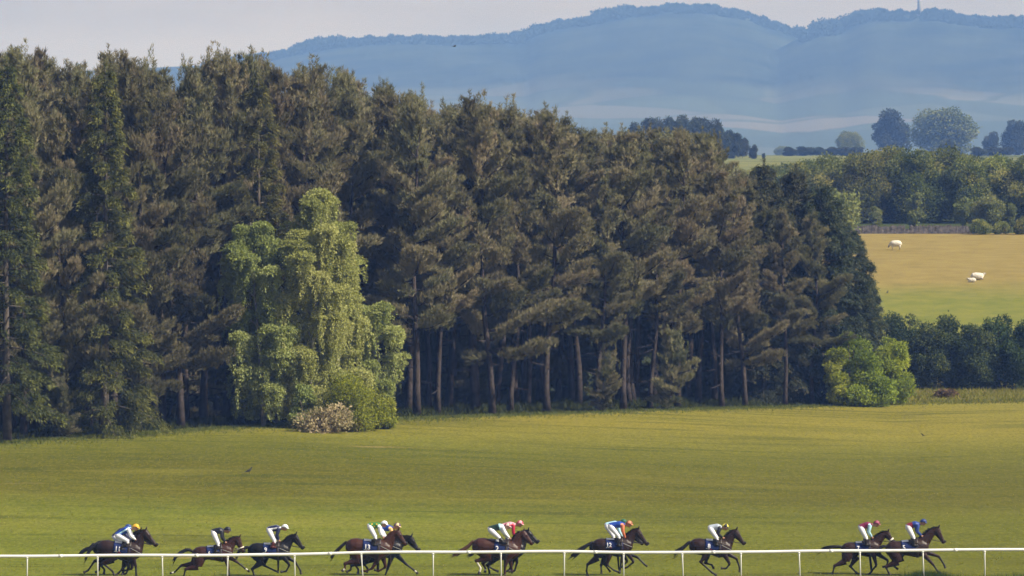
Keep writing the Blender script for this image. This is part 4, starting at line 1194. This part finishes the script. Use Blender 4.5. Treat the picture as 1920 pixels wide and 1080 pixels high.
def make_rider(r, W, X0, d, T, drape):
    hip, sh, hd, kn, ft, el, ha = [W(r[k_]) for k_ in ('hip', 'sh', 'head', 'knee', 'foot', 'elbow', 'hand')]
    root = empty('person', (X0, d, 0)); tag(root, r['label'], 'jockey', 'jockeys riding the racehorses')
    Y = (0, 1, 0)
    def at(p, y): return Vector((p.x, y, p.z))
    tv = (sh - hip).normalized(); bk = Vector((-tv.z, 0, tv.x))
    if bk.z < 0: bk = -bk
    fl = R(r.get('nod', -18)); fw = Vector((math.cos(fl), 0, math.sin(fl))); hu = Vector((-fw.z, 0, fw.x))
    hc = hd
    # body, one continuous surface: trunk, neck, head, limbs, palms
    def limbs(tb, g, parts, mi=0):
        if 'torso' in parts:
            a = hip - tv * .06; w = hip.lerp(sh, .42) + bk * .03; c = hip.lerp(sh, .78) + bk * .025; t_ = sh + tv * .03
            tb.add([a, hip, w, c, t_], [.105 + g, .125 + g, .108 + g, .122 + g, .075 + g], [.12 + g, .165 + g, .145 + g, .185 + g, .13 + g], n=14, side=Y, m=mi)
        if 'pelvis' in parts:
            tb.add([hip - tv * .09, hip - tv * .02, hip + tv * .07], [.085 + g, .125 + g, .118 + g], [.11 + g, .168 + g, .155 + g], n=14, side=Y, m=mi)
        for sy in (-1, 1):
            if 'thigh' in parts:
                tb.add([at(hip, sy * .085), at(hip.lerp(kn, .45), sy * .19), at(kn, sy * .27)], [.108 + g, .086 + g, .062 + g], [.095 + g, .08 + g, .06 + g], n=11, side=Y, m=mi)
            if 'calf' in parts:
                ca_ = kn.lerp(ft, .4) + Vector((-.015, 0, 0))
                tb.add([at(kn, sy * .27), at(ca_, sy * .295), at(ft, sy * .30)], [.062 + g, .06 + g, .040 + g], [.058 + g, .056 + g, .038 + g], n=10, side=Y, m=mi)
            if 'foot' in parts:
                tb.add([at(ft, sy * .30) + Vector((-.05, 0, -.01)), at(ft, sy * .30) + Vector((.05, 0, -.045)), at(ft, sy * .305) + Vector((.17, 0, -.05))], [.038 + g, .042 + g, .026 + g], [.035 + g, .042 + g, .036 + g], n=9, side=Y, m=mi)
            if 'arm' in parts:
                wr = ha + (el - ha).normalized() * .05
                tb.add([at(sh, sy * .165), at(sh.lerp(el, .5), sy * .205), at(el, sy * .215)], [.066 + g, .056 + g, .047 + g], n=10, m=mi + (1 if 'silk' in parts else 0))
                tb.add([at(el, sy * .215), at(el.lerp(wr, .4), sy * .17), at(wr, sy * .085)], [.047 + g, .046 + g, .032 + g], n=10, m=mi + (1 if 'silk' in parts else 0))
    tb = Tubes()
    limbs(tb, 0.0, ('torso', 'thigh', 'calf', 'foot', 'arm'))
    tb.add([sh + bk * .01, hc - hu * .06 - fw * .02], [.062, .056], n=10, m=0)
    tb.add([hc - hu * .115 + fw * .045, hc - hu * .07 + fw * .03, hc + fw * .005, hc + hu * .075 - fw * .012, hc + hu * .115 - fw * .01], [.036, .075, .098, .088, .035], [.032, .062, .078, .072, .03], n=12, side=Y, m=0)
    tb.add([hc + fw * .088 + hu * .015, hc + fw * .118 - hu * .028, hc + fw * .09 - hu * .04], [.012, .018, .012], n=7, m=0)              # nose
    tb.add([hc + fw * .078 - hu * .068 + Vector((0, -.022, 0)), hc + fw * .078 - hu * .068 + Vector((0, .022, 0))], [.013, .013], n=7, m=1)   # mouth
    tb.add([hc + fw * .055 - hu * .105 - Vector((0, .012, 0)), hc + fw * .055 - hu * .105 + Vector((0, .012, 0))], [.026, .026], n=7, m=0)    # chin
    for sy in (-1, 1):
        tb.add([hc + Vector((0, sy * .076, 0)) + hu * .02, hc + Vector((0, sy * .088, 0)) - hu * .03], [.022, .014], [.012, .008], n=7, m=0)   # ears
        p = at(ha, sy * .06); fdir = (ha - el).normalized()
        tb.add([p - fdir * .035 + Vector((0, sy * .02, 0)), p, p + fdir * .045], [.03, .041, .035], [.02, .024, .02], n=9, side=(0, 1, 0), m=0)
    me = tb.skin('person_body', 0.013, 1)
    # fingers, closed round the rein, and eyes
    fg = Tubes()
    for sy in (-1, 1):
        p = at(ha, sy * .06); fdir = (ha - el).normalized(); dn = Vector((fdir.z, 0, -fdir.x)); dn = dn if dn.z < 0 else -dn
        for q, (o, L) in enumerate(((.030, .050), (.010, .058), (-.010, .054), (-.028, .044))):
            b0 = p + fdir * .035 + dn * (-o)
            fg.add([b0, b0 + fdir * L * .55 + Vector((0, -sy * .006, 0)), b0 + fdir * L * .62 + Vector((0, -sy * .035, 0)), b0 + fdir * L * .10 + Vector((0, -sy * .046, 0))], [.0105, .0098, .009, .007], n=7)
        b0 = p - dn * .03 - fdir * .005
        fg.add([b0, b0 - dn * .018 + fdir * .028 + Vector((0, -sy * .012, 0)), b0 - dn * .008 + fdir * .055 + Vector((0, -sy * .024, 0))], [.0125, .011, .008], n=7)
        e = hc + fw * .088 + hu * .018 + Vector((0, sy * .032, 0))
        fg.add([e - fw * .008, e + fw * .004], [.013, .010], n=8, m=1)
    bm = bmesh.new(); bm.from_mesh(me)
    f2 = fg.mesh('f'); f2.polygons.foreach_set('material_index', [0] * len(f2.polygons)); bm.from_mesh(f2)
    bm.to_mesh(me); bm.free(); bpy.data.meshes.remove(f2)
    me.polygons.foreach_set('use_smooth', [True] * len(me.polygons))
    for m_ in (M_skin, mat('lips', (.30, .12, .10), .6)): me.materials.append(m_)
    link('body', me, root)
    # clothing
    tb = Tubes(); limbs(tb, .016, ('torso', 'arm', 'silk'))
    tb.add([sh + bk * .0 - tv * .02, sh.lerp(hc, .38)], [.075, .066], n=10, m=0)
    me = tb.skin('silks', 0.017, 1); me.materials.append(silk(r['body'])); me.materials.append(silk(r['sleeve']))
    if 'yoke' in r or 'seam' in r:
        me.materials.append(silk(r.get('yoke', r.get('seam'))))
        C = [p.center for p in me.polygons]; L = (sh - hip).length
        for p in me.polygons:
            if p.material_index: continue
            q = p.center - hip; a = q.dot(tv) / L; b_ = q.dot(bk)
            if ('yoke' in r and a > r.get('yoke_from', .55)) or ('seam' in r and ((abs(b_ - .035) < .028) or abs(p.center.y) < .02)): p.material_index = 2
    if 'spots' in r:
        me.materials.append(silk(r['spots']))
        for p in me.polygons:
            if p.material_index == 0 and math.sin(p.center.x * 34) * math.sin(p.center.z * 34 + 1) > .6: p.material_index = len(me.materials) - 1
    link('silks', me, root)
    tb = Tubes(); limbs(tb, .012, ('pelvis', 'thigh'))
    tb.add([at(kn, -.27), at(kn.lerp(ft, .25), -.285)], [.07, .066], n=9); tb.add([at(kn, .27), at(kn.lerp(ft, .25), .285)], [.07, .066], n=9)
    me = tb.skin('breeches', 0.017, 1); me.materials.append(M_breech); link('breeches', me, root)
    for sy in (-1, 1):
        t2 = Tubes(); t2.add([at(kn.lerp(ft, .16), sy * .28), at(kn.lerp(ft, .45) + Vector((-.015, 0, 0)), sy * .296), at(ft, sy * .30)], [.070, .072, .05], [.068, .068, .048], n=10, side=Y)
        t2.add([at(ft, sy * .30) + Vector((-.06, 0, -.015)), at(ft, sy * .30) + Vector((.05, 0, -.05)), at(ft, sy * .305) + Vector((.18, 0, -.055))], [.046, .052, .034], [.042, .05, .042], n=9, side=Y)
        me = t2.skin('boot', 0.016, 1); me.materials.append(M_redboot if r.get('redboot') else M_boot); link('boot', me, root)
    # cap over the helmet: a dome with a peak; goggles
    V, Fc = [], []; nu, nv = 18, 8
    co = hc + hu * .025 - fw * .012; sl = .28
    for i in range(nv + 1):
        ph = (math.pi / 2) * i / nv
        for j in range(nu):
            a = 2 * math.pi * j / nu
            rr = math.cos(ph) ** .85
            drop = (-.055 if math.cos(a) < 0 else 0.0) * (1 - i / nv)
            V.append(co + fw * (.138 * rr * math.cos(a)) + Vector((0, .108 * rr * math.sin(a), 0)) + hu * (.118 * math.sin(ph) + drop * abs(math.cos(a))))
    for i in range(nv):
        for j in range(nu):
            a = i * nu + j; b_ = i * nu + (j + 1) % nu; Fc.append((a, b_, b_ + nu, a + nu))
    Fc.append(tuple(range(nu - 1, -1, -1)))
    b0 = len(V)
    for j in range(9):
        a = R(-62 + 124 * j / 8)
        V.append(co + fw * (.137 * math.cos(a)) + Vector((0, .107 * math.sin(a), 0)) + hu * .012)
        V.append(co + fw * (.137 * math.cos(a) + .06 * math.cos(a * 1.3)) + Vector((0, .107 * math.sin(a), 0)) - hu * .012)
    nb_ = len(Fc)
    for j in range(8): Fc.append((b0 + 2 * j, b0 + 2 * j + 1, b0 + 2 * j + 3, b0 + 2 * j + 2))
    cme = bpy.data.meshes.new('cap'); cme.from_pydata([tuple(q) for q in V], [], Fc)
    cme.polygons.foreach_set('use_smooth', [True] * len(cme.polygons))
    cme.materials.append(silk(r['cap'])); cme.materials.append(silk(r.get('cap2', r['cap'])))
    if 'cap2' in r:
        for i, p in enumerate(cme.polygons):
            if i < nu * nv and (i % nu) // 3 % 2 == 0: p.material_index = 1
            if i >= nb_: p.material_index = 1
    link('cap', cme, root)
    gg = Tubes(); pts = []
    for j in range(19):
        a = 2 * math.pi * j / 18; pts.append(hc + fw * (.105 * math.cos(a) + .004) + Vector((0, .087 * math.sin(a), 0)) + hu * (.012 + .02 * (math.cos(a) < -.2)))
    gg.add(pts, [.022 if math.cos(2 * math.pi * j / 18) > .3 else .011 for j in range(19)], [.012] * 19, n=6)
    gme = gg.mesh('goggles'); gme.materials.append(M_gog if not r.get('pale_goggles') else silk(LBLUE)); link('goggles', gme, root)
    return root

K12 = 7.111
HORSES = [
    dict(label='black racehorse number 11 leading the leftmost pair of horses', seed=1, coat='dark_bay', x0=130, d=185.6, croup=(680, 412), withers=(1175, 445), poll=(1410, 232), nose=(1640, 505), num='11', mane=1.3,
         tail=[(430, 560), (370, 610), (320, 720), (280, 845)], fn=[(1228, 890), (1236, 1040), (1240, 1110)], ff=[(1150, 950), (1020, 985), (945, 970)], hn=[(640, 850), (800, 985), (835, 1055)], hf=[(560, 880), (640, 965), (630, 1045)],
         rider=dict(label='jockey in blue silks with white sleeves and a yellow cap', hip=(885, 335), sh=(1095, 215), head=(1225, 185), knee=(1100, 440), foot=(960, 560), elbow=(1135, 335), hand=(1235, 420), body=ROYAL, sleeve=WHT, seam=LBLUE, cap=YEL)),
    dict(label='dark racehorse mostly hidden behind number 11, its tail trailing left', seed=2, coat='black', x0=130, d=187.0, croup=(600, 420), withers=(1080, 450), poll=(1315, 235), nose=(1540, 470), mane=1.2,
         tail=[(400, 560), (300, 590), (220, 640), (130, 780)], fn=[(1040, 890), (930, 1000), (870, 1060)], ff=[(1090, 940), (1040, 1040), (950, 1065)], hn=[(470, 800), (350, 975), (270, 1008)], hf=[(545, 880), (545, 975), (475, 1020)],
         rider=dict(label='jockey in navy silks and dark blue cap, half hidden behind the yellow-capped rider', hip=(835, 365), sh=(1000, 235), head=(1085, 190), knee=(1040, 450), foot=(900, 560), elbow=(1060, 340), hand=(1160, 430), body=NAVY, sleeve=NAVY, seam=RED, cap=(.02, .05, .22))),
    dict(label='stretched-out brown racehorse number 6 with a white noseband', seed=3, coat='bay', x0=310, d=185.8, croup=(620, 535), withers=(1065, 480), poll=(1360, 365), nose=(1475, 635), num='6', noseband=True, ear=.17, numx=-.16, numth=R(88),
         tail=[(420, 580), (280, 650), (170, 740), (118, 868)], fn=[(1165, 930), (1182, 1050), (1190, 1120)], ff=[(1330, 835), (1470, 950), (1545, 1000)], hn=[(375, 950), (350, 1060), (345, 1130)], hf=[(290, 890), (160, 1020), (82, 1032)], sock=dict(ff=1, hf=1),
         rider=dict(label='jockey dressed in black silks with black cap, standing up in white breeches', hip=(885, 275), sh=(1045, 250), head=(1145, 235), knee=(985, 490), foot=(930, 610), elbow=(1045, 365), hand=(1110, 460), body=BLK, sleeve=BLK, cap=BLK)),
    dict(label='black racehorse number 9 with pale breast straps, third from the left', seed=4, coat='black', x0=440, d=186.6, croup=(385, 468), withers=(845, 450), poll=(1125, 315), nose=(1295, 560), num='9', numx=-.16, mane=.5,
         tail=[(200, 560), (110, 590), (50, 670), (0, 830)], fn=[(1015, 870), (950, 990), (850, 1000)], ff=[(1115, 830), (1205, 975), (1222, 1050)], hn=[(325, 950), (360, 1050), (390, 1110)], hf=[(535, 890), (740, 990), (805, 1010)],
         rider=dict(label='jockey in navy silks with white seams and a white cap', hip=(630, 230), sh=(815, 205), head=(925, 190), knee=(745, 440), foot=(690, 520), elbow=(775, 335), hand=(815, 430), body=NAVY, sleeve=NAVY, seam=WHT, cap=WHT, redboot=True, pale_goggles=True)),
    dict(label='chestnut racehorse number 13 with its neck arched in front of a darker horse', seed=5, coat='chestnut', x0=610, d=185.6, croup=(545, 380), withers=(1050, 400), poll=(1345, 235), nose=(1520, 490), num='13', numx=-.10, mane=.4, pale_mane=True,
         tail=[(230, 600), (170, 660), (120, 710), (75, 800)], fn=[(865, 935), (740, 985), (660, 985)], ff=[(1110, 920), (990, 990), (900, 970)], hn=[(360, 850), (365, 935), (310, 985)], hf=[(540, 870), (605, 965), (600, 1035)], sock=dict(hn=1),
         rider=dict(label='jockey in green silks with yellow spots, white sleeves and white cap', hip=(815, 165), sh=(1005, 165), head=(1085, 125), knee=(930, 365), foot=(900, 480), elbow=(1020, 290), hand=(1065, 370), body=GRN, sleeve=WHT, spots=YEL, cap=WHT)),
    dict(label='black racehorse reaching forward with a white front sock, beside number 13', seed=6, coat='black', x0=610, d=187.1, croup=(760, 420), withers=(1240, 400), poll=(1585, 350), nose=(1755, 600), mane=.5, ear=.17,
         tail=[(560, 560), (500, 640), (470, 720), (450, 800)], fn=[(1145, 950), (1110, 1050), (1090, 1100)], ff=[(1480, 860), (1640, 985), (1700, 1040)], hn=[(480, 880), (470, 960), (390, 1000)], hf=[(700, 860), (780, 950), (760, 1020)], sock=dict(ff=1),
         rider=dict(label='jockey in royal blue silks with yellow sleeves, behind the white-capped rider', hip=(1010, 215), sh=(1205, 200), head=(1325, 165), knee=(1130, 400), foot=(1080, 500), elbow=(1230, 290), hand=(1290, 300), body=ROYAL, sleeve=(.62, .40, .14), cap=(.10, .04, .12), cap2=(.62, .48, .28))),
    dict(label='chestnut racehorse number 2 with a long pale-tipped tail', seed=7, coat='chestnut', x0=840, d=185.6, croup=(630, 372), withers=(1150, 420), poll=(1395, 250), nose=(1590, 470), num='2', mane=.8, pale_tail=True, numx=-.02, numth=R(84), cloth=(-.12, .36),
         tail=[(400, 520), (250, 620), (130, 690), (25, 700)], fn=[(1050, 900), (1050, 1010), (1040, 1060)], ff=[(1160, 900), (1190, 1000), (1120, 1000)], hn=[(520, 800), (600, 930), (570, 1040)], hf=[(640, 860), (690, 950), (680, 1020)], sock=dict(hn=2, hf=1),
         rider=dict(label='jockey in dark green silks with white sleeves and pale blue shoulders', hip=(775, 225), sh=(1005, 175), head=(1095, 165), knee=(945, 370), foot=(1010, 430), elbow=(1050, 290), hand=(1140, 390), body=(.01, .03, .025), sleeve=WHT, yoke=LBLUE, yoke_from=.72, cap=(.35, .05, .09), cap2=(.62, .45, .42))),
    dict(label='dark racehorse with flying mane galloping on the far side of number 2', seed=8, coat='black', x0=840, d=187.0, croup=(760, 385), withers=(1250, 410), poll=(1480, 240), nose=(1690, 440), mane=1.7,
         tail=[(560, 540), (480, 640), (420, 690), (330, 700)], fn=[(1270, 830), (1230, 970), (1170, 1005)], ff=[(1160, 930), (1090, 1000), (1030, 990)], hn=[(720, 880), (850, 960), (930, 990)], hf=[(730, 900), (760, 1000), (765, 1070)],
         rider=dict(label='jockey in red silks with a pink and red cap', hip=(980, 190), sh=(1200, 140), head=(1325, 120), knee=(1110, 370), foot=(1060, 470), elbow=(1205, 290), hand=(1285, 420), body=PINK, sleeve=RED, cap=(.45, .05, .10), cap2=(.75, .36, .40))),
    dict(label='dark bay racehorse number 12 in the middle of the field of runners', seed=9, coat='dark_bay', x0=1050, y0=960, k=K12, d=185.7, croup=(530, 350), withers=(850, 335), poll=(1045, 225), nose=(1190, 425), num='12', numx=-.20, cloth=(-.32, .36),
         tail=[(350, 450), (260, 510), (180, 560), (100, 625)], fn=[(815, 660), (800, 750), (800, 800)], ff=[(985, 670), (890, 745), (840, 755)], hn=[(625, 700), (720, 775), (800, 805)], hf=[(365, 705), (355, 790), (372, 870)],
         rider=dict(label='jockey in royal blue silks with orange sleeves and orange cap', hip=(670, 190), sh=(835, 170), head=(922, 162), knee=(785, 325), foot=(775, 430), elbow=(838, 260), hand=(872, 355), body=ROYAL, sleeve=ORG, cap=(.30, .10, .06), cap2=(.60, .24, .12))),
    dict(label='black racehorse hidden behind number 12 with only its legs showing', seed=10, coat='black', x0=1050, y0=960, k=K12, d=187.0, croup=(490, 375), withers=(805, 365), poll=(985, 265), nose=(1125, 415),
         tail=[(330, 470), (260, 530), (200, 580), (150, 620)], fn=[(1030, 600), (1125, 695), (1160, 720)], ff=[(900, 660), (820, 740), (780, 760)], hn=[(545, 710), (550, 780), (552, 815)], hf=[(590, 700), (650, 770), (670, 800)],
         rider=dict(label='jockey with green cap and pale blue back, behind the orange-capped rider', hip=(625, 185), sh=(770, 165), head=(845, 140), knee=(715, 325), foot=(700, 420), elbow=(790, 260), hand=(835, 345), body=LBLUE, sleeve=LBLUE, cap=(.02, .10, .06))),
    dict(label='dark racehorse number 8 galloping alone, its tail curling up', seed=11, coat='dark_bay', x0=1250, d=185.8, croup=(570, 382), withers=(1035, 395), poll=(1285, 228), nose=(1465, 478), num='8', numx=-.12,
         tail=[(370, 500), (250, 610), (150, 620), (140, 770)], fn=[(1160, 855), (1090, 940), (1000, 930)], ff=[(1290, 765), (1345, 930), (1348, 1010)], hn=[(625, 820), (830, 1010), (915, 1060)], hf=[(720, 850), (835, 880), (868, 950)],
         rider=dict(label='jockey in pale grey silks with black sleeves and a yellow cap', hip=(800, 205), sh=(980, 185), head=(1080, 180), knee=(925, 385), foot=(900, 480), elbow=(935, 300), hand=(1040, 380), body=GREY, sleeve=BLK, cap=(.55, .48, .06), cap2=(.03, .03, .03))),
    dict(label='dark racehorse number 7 with a white sheepskin noseband, second from the right', seed=12, coat='brown', x0=1520, d=187.6, croup=(680, 460), withers=(1105, 410), poll=(1425, 262), nose=(1560, 450), num='7', noseband=True, numx=-.16, mane=1.2, strap=False,
         tail=[(440, 540), (340, 550), (230, 575), (85, 685)], fn=[(1205, 880), (1085, 1025), (1020, 1058)], ff=[(1430, 800), (1400, 900), (1330, 920)], hn=[(430, 890), (405, 1010), (400, 1075)], hf=[(735, 910), (840, 1020), (895, 1050)],
         rider=dict(label='jockey in maroon silks with pale blue sleeves', hip=(920, 190), sh=(1090, 140), head=(1215, 120), knee=(1015, 375), foot=(1010, 480), elbow=(1060, 265), hand=(1130, 370), body=MAR, sleeve=LBLUE, cap=(.16, .014, .05), cap2=(.30, .07, .12))),
    dict(label='bay racehorse leading the field at the right, head held high', seed=13, coat='brown', x0=1630, d=187.0, croup=(430, 438), withers=(900, 380), poll=(1270, 190), nose=(1410, 455), num='5', numx=-.18, ear=.17, mane=1.1, strap=False,
         tail=[(215, 540), (195, 600), (190, 680), (205, 770)], fn=[(1165, 860), (1250, 985), (1308, 1025)], ff=[(1285, 725), (1385, 880), (1405, 935)], hn=[(295, 905), (345, 1000), (372, 1052)], hf=[(400, 860), (490, 930), (532, 958)],
         rider=dict(label='jockey in maroon silks with blue shoulders, sleeves and cap', hip=(710, 175), sh=(890, 130), head=(995, 92), knee=(805, 365), foot=(810, 490), elbow=(870, 255), hand=(965, 345), body=(.16, .012, .03), sleeve=(.02, .05, .24), yoke=(.02, .05, .24), yoke_from=.5, cap=(.02, .04, .16))),
]
for h_ in HORSES: make_horse(h_)

# ------------------------------------------------------------------ running rail
M_rail = mat('white_plastic', (0.74, 0.74, 0.72), 0.45, 0.4, var=(3.0, 0.08))
rr_ = empty('running_rail', (0, 183.2, 0)); tag(rr_, 'white running rail on thin posts along the foreground', 'rail')
RAILY = [(-60, 1043.5), (0, 1043), (180, 1042), (304, 1041), (427, 1041.4), (552, 1039.5), (677, 1036), (812, 1035.3), (939, 1034.8), (1058, 1034.2), (1169, 1035.6), (1279, 1036.2), (1389, 1035), (1498, 1033.6), (1612, 1033), (1730, 1031.6), (1846, 1031), (1990, 1030)]
def rail_d(px): return 183.25 + (px - 960) * .0012
def rail_p(px, py): dd = rail_d(px); return Vector((xat(px, dd), dd - 183.2, EYE - (py - HOR) * dd / F))
rb = Tubes()
pts = []
for px in range(-60, 1991, 25): pts.append(rail_p(px, interp(px, RAILY) + .35 * math.sin(px * .023)))
rb.add(pts, [.060] * len(pts), [.045] * len(pts), n=12, side=(0, 1, 0))
for px in (110, 365, 615, 875, 1113, 1334, 1555, 1788):
    c_ = rail_p(px, interp(px, RAILY) + .35 * math.sin(px * .023)); e_ = rail_p(px + 7, interp(px + 7, RAILY) + .35 * math.sin((px + 7) * .023))
    rb.add([c_, e_], [.066, .066], [.051, .051], n=12, side=(0, 1, 0))
m2 = rb.mesh('top_rail'); m2.materials.append(M_rail); link('top_rail', m2, rr_)
for px, lean in [(51, .0), (183, .01), (304, .03), (427, -.02), (552, .03), (677, .09), (812, .01), (939, .02), (1058, .0), (1169, .01), (1279, .05), (1389, .02), (1498, .05), (1612, .03), (1730, .05), (1846, .02), (1962, .03)]:
    a = rail_p(px, interp(px, RAILY)); b_ = Vector((a.x + lean, a.y - .05, 0)); pm = Tubes()
    pm.add([a + Vector((0, 0, .005)), a.lerp(b_, .12), a.lerp(b_, .2), b_ - Vector((0, 0, .1))], [.040, .036, .027, .027], n=9)
    pm.add([a.lerp(b_, .03), a.lerp(b_, .075)], [.05, .05], n=9)
    m2 = pm.mesh('post'); m2.materials.append(M_rail); link('post', m2, rr_)

# ------------------------------------------------------------------ sheep, birds, wall, tower
M_wool = mat('wool', (0.62, 0.58, 0.50), 0.95, 0.1, bump=(9, .9, .08), var=(5, .12))
M_face = mat('sheep_face', (0.22, 0.19, 0.16), 0.8, 0.2)
def sheep(px, py, d, L, facing, lying, label, head='graze'):
    x = xat(px, d); z = gz(x, d)
    root = empty('sheep', (x, d, z), 0 if facing > 0 else math.pi); tag(root, label, 'sheep', 'sheep grazing in the dry field')
    root.scale = (L / 1.25,) * 3
    tb = Tubes(); Y = (0, 1, 0); h0 = .30 if lying else .60
    tb.add([(-.56, 0, h0 + .08), (-.46, 0, h0 + .06), (-.2, 0, h0 + .05), (.12, 0, h0 + .03), (.38, 0, h0 + .06), (.50, 0, h0 + .10)], [.10, .25, .31, .31, .26, .12], [.10, .24, .30, .30, .24, .12], n=14, side=Y)
    if head == 'graze': hp = [(.42, 0, h0 + .06), (.60, 0, h0 - .14), (.70, 0, max(.14, h0 - .36))]
    else: hp = [(.42, 0, h0 + .12), (.58, 0, h0 + .26), (.72, 0, h0 + .24)]
    tb.add(hp[:2], [.15, .11], [.13, .09], n=10, side=Y)
    a, b = Vector(hp[1]), Vector(hp[2])
    tb.add([a, a.lerp(b, .5), b], [.10, .085, .05], [.08, .07, .045], n=10, side=Y, m=1)
    for sy in (-1, 1): tb.add([a + Vector((0, sy * .06, .03)), a + Vector((-.03, sy * .17, .0))], [.03, .012], n=6, m=1)
    for lx, sy in ((-.40, -1), (-.40, 1), (.30, -1), (.30, 1)):
        if lying: tb.add([(lx, sy * .2, .14), (lx + .22, sy * .25, .05)], [.07, .035], n=7, m=1)
        else:
            tb.add([(lx, sy * .13, .42), (lx - .02, sy * .13, .26)], [.10, .06], n=8)
            tb.add([(lx - .02, sy * .13, .28), (lx + .01, sy * .13, .14), (lx, sy * .13, .0)], [.045, .032, .036], n=7, m=1)
    tb.add([(-.54, 0, h0 + .12), (-.62, 0, h0 - .08)], [.05, .04], n=7)
    me = tb.skin('sheep_body', .035, 2); me.materials.append(M_wool); me.materials.append(M_face)
    link('body', me, root)
def field_d(py):
    for i in range(40000):
        d = 372 + i * .005
        if HOR + (EYE - ground_z((1800 - 960) / F, d)) * F / d <= py: return d
    return 500
dA = field_d(469); sheep(1679, 469, dA, 1.32, -1, False, 'white sheep grazing alone in the upper field')
dB = field_d(525); sheep(1833, 525, dB, 1.35, 1, True, 'large white sheep lying in the dry field', 'up')
sheep(1822, 526, dB - 2.2, .82, -1, True, 'lamb lying in front of the large white sheep', 'up')

M_bird = mat('crow_feathers', (0.015, 0.015, 0.018), .5, .3)
def bird(px, d, z, label, size=.42, fly=False, rz=0.0, group=None):
    x = xat(px, d); root_z = gz(x, d) if z is None else z
    o = empty('bird', (x, d, root_z), rz); tag(o, label, 'bird', group); o.scale = (size / .45,) * 3
    tb = Tubes(); Y = (0, 1, 0); up = .0 if fly else .17
    tb.add([(-.16, 0, up + (.0 if fly else -.02)), (-.06, 0, up + .01), (.05, 0, up + (.01 if fly else .06)), (.12, 0, up + (.02 if fly else .13))], [.025, .062, .065, .035], [.03, .062, .062, .035], n=10, side=Y)
    hx = Vector((.16, 0, up + (.03 if fly else .19)))
    tb.add([hx - Vector((.05, 0, .03)), hx, hx + Vector((.03, 0, 0))], [.035, .042, .025], n=9); tb.add([hx + Vector((.02, 0, 0)), hx + Vector((.10, 0, -.012))], [.016, .004], n=6)
    tb.add([(-.14, 0, up - .01), (-.32, 0, up - (.0 if fly else .06))], [.02, .008], [.03, .05], n=7, side=Y)
    for sy in (-1, 1):
        if fly: tb.add([(.06, sy * .04, up + .02), (.08, sy * .22, up + .13), (-.05, sy * .46, up + .10)], [.014, .012, .004], [.075, .085, .03], n=7, side=(1, 0, 0))
        else:
            tb.add([(.06, sy * .06, up + .06), (-.08, sy * .065, up + .0), (-.24, sy * .03, up - .04)], [.05, .05, .012], [.014, .016, .008], n=7, side=Y)
            tb.add([(.0, sy * .03, up - .03), (.01, sy * .03, 0)], [.014, .008], n=5)
    me = tb.skin('bird_body', .014, 1); me.materials.append(M_bird); link('body', me, o)
def lawn_dist(px, py):
    u = (px - 960) / F
    for i in range(30000):
        d = 188 + i * .004
        if HOR + (EYE - ground_z(u, d)) * F / d <= py: return d
    return 300
bird(467, lawn_dist(467, 889), None, 'dark bird standing on the lawn at the left', .42, rz=.5)
bird(1730, lawn_dist(1730, 819), None, 'small dark bird on the lawn at the right', .26, rz=2.6)
bird(1664, field_d(551), None, 'dark bird on the green edge of the sheep field', .36, rz=1.0)
bird(852, 620.0, EYE + (HOR - 87) * 620 / F, 'dark bird flying in front of the blue hills', .50, True, rz=.4)

# field wall
M_stone = mat('field_stone', (0.095, 0.085, 0.080), 0.95, 0.1, bump=(5, 1.0, .12), var=(2.4, .5))
wall_rng = random.Random(3)
V, Fc = [], []
n = 130
for i in range(n + 1):
    x = xat(1560, 508) + (xat(1832, 508) - xat(1560, 508)) * i / n; d = 508.5
    z = gz(x, d); hgt = .88 + wall_rng.uniform(-.16, .10) - (.35 if (.50 < i / n < .535) else 0)
    for yy, zz in ((-.30, -.1), (-.22, hgt * .55), (-.17, hgt), (.17, hgt + wall_rng.uniform(-.03, .03)), (.22, hgt * .5), (.30, -.1)):
        V.append((x + wall_rng.uniform(-.03, .03), d + yy + wall_rng.uniform(-.03, .03), z + zz))
for i in range(n):
    for j in range(5):
        a = i * 6 + j; Fc.append((a, a + 6, a + 7, a + 1))
me = np_mesh('stone_wall', V, Fc, 4); wo_ = link('stone_wall', me, None, [M_stone]); tag(wo_, 'low grey stone wall along the top of the sheep field', 'wall')

# tower on the right-hand hill
x = xat(1724, DB - 10); zt = gz(x, DB - 10)
tw = empty('hill_tower', (x, DB - 10, zt)); tag(tw, 'pale tower on top of the right-hand hill', 'tower')
M_conc = mat('pale_concrete', (0.24, 0.235, 0.23), .8, .2, var=(.6, .12))
t2 = Tubes(); t2.add([(0, 0, -2), (0, 0, 12), (0, 0, 25)], [2.6, 2.3, 2.2], n=16); m2 = t2.mesh('shaft'); m2.materials.append(M_conc); link('shaft', m2, tw)
t2 = Tubes(); t2.add([(0, 0, 24), (0, 0, 25), (0, 0, 30), (0, 0, 31)], [2.4, 3.9, 4.0, 2.6], n=16); m2 = t2.mesh('platform'); m2.materials.append(M_conc); link('platform', m2, tw)
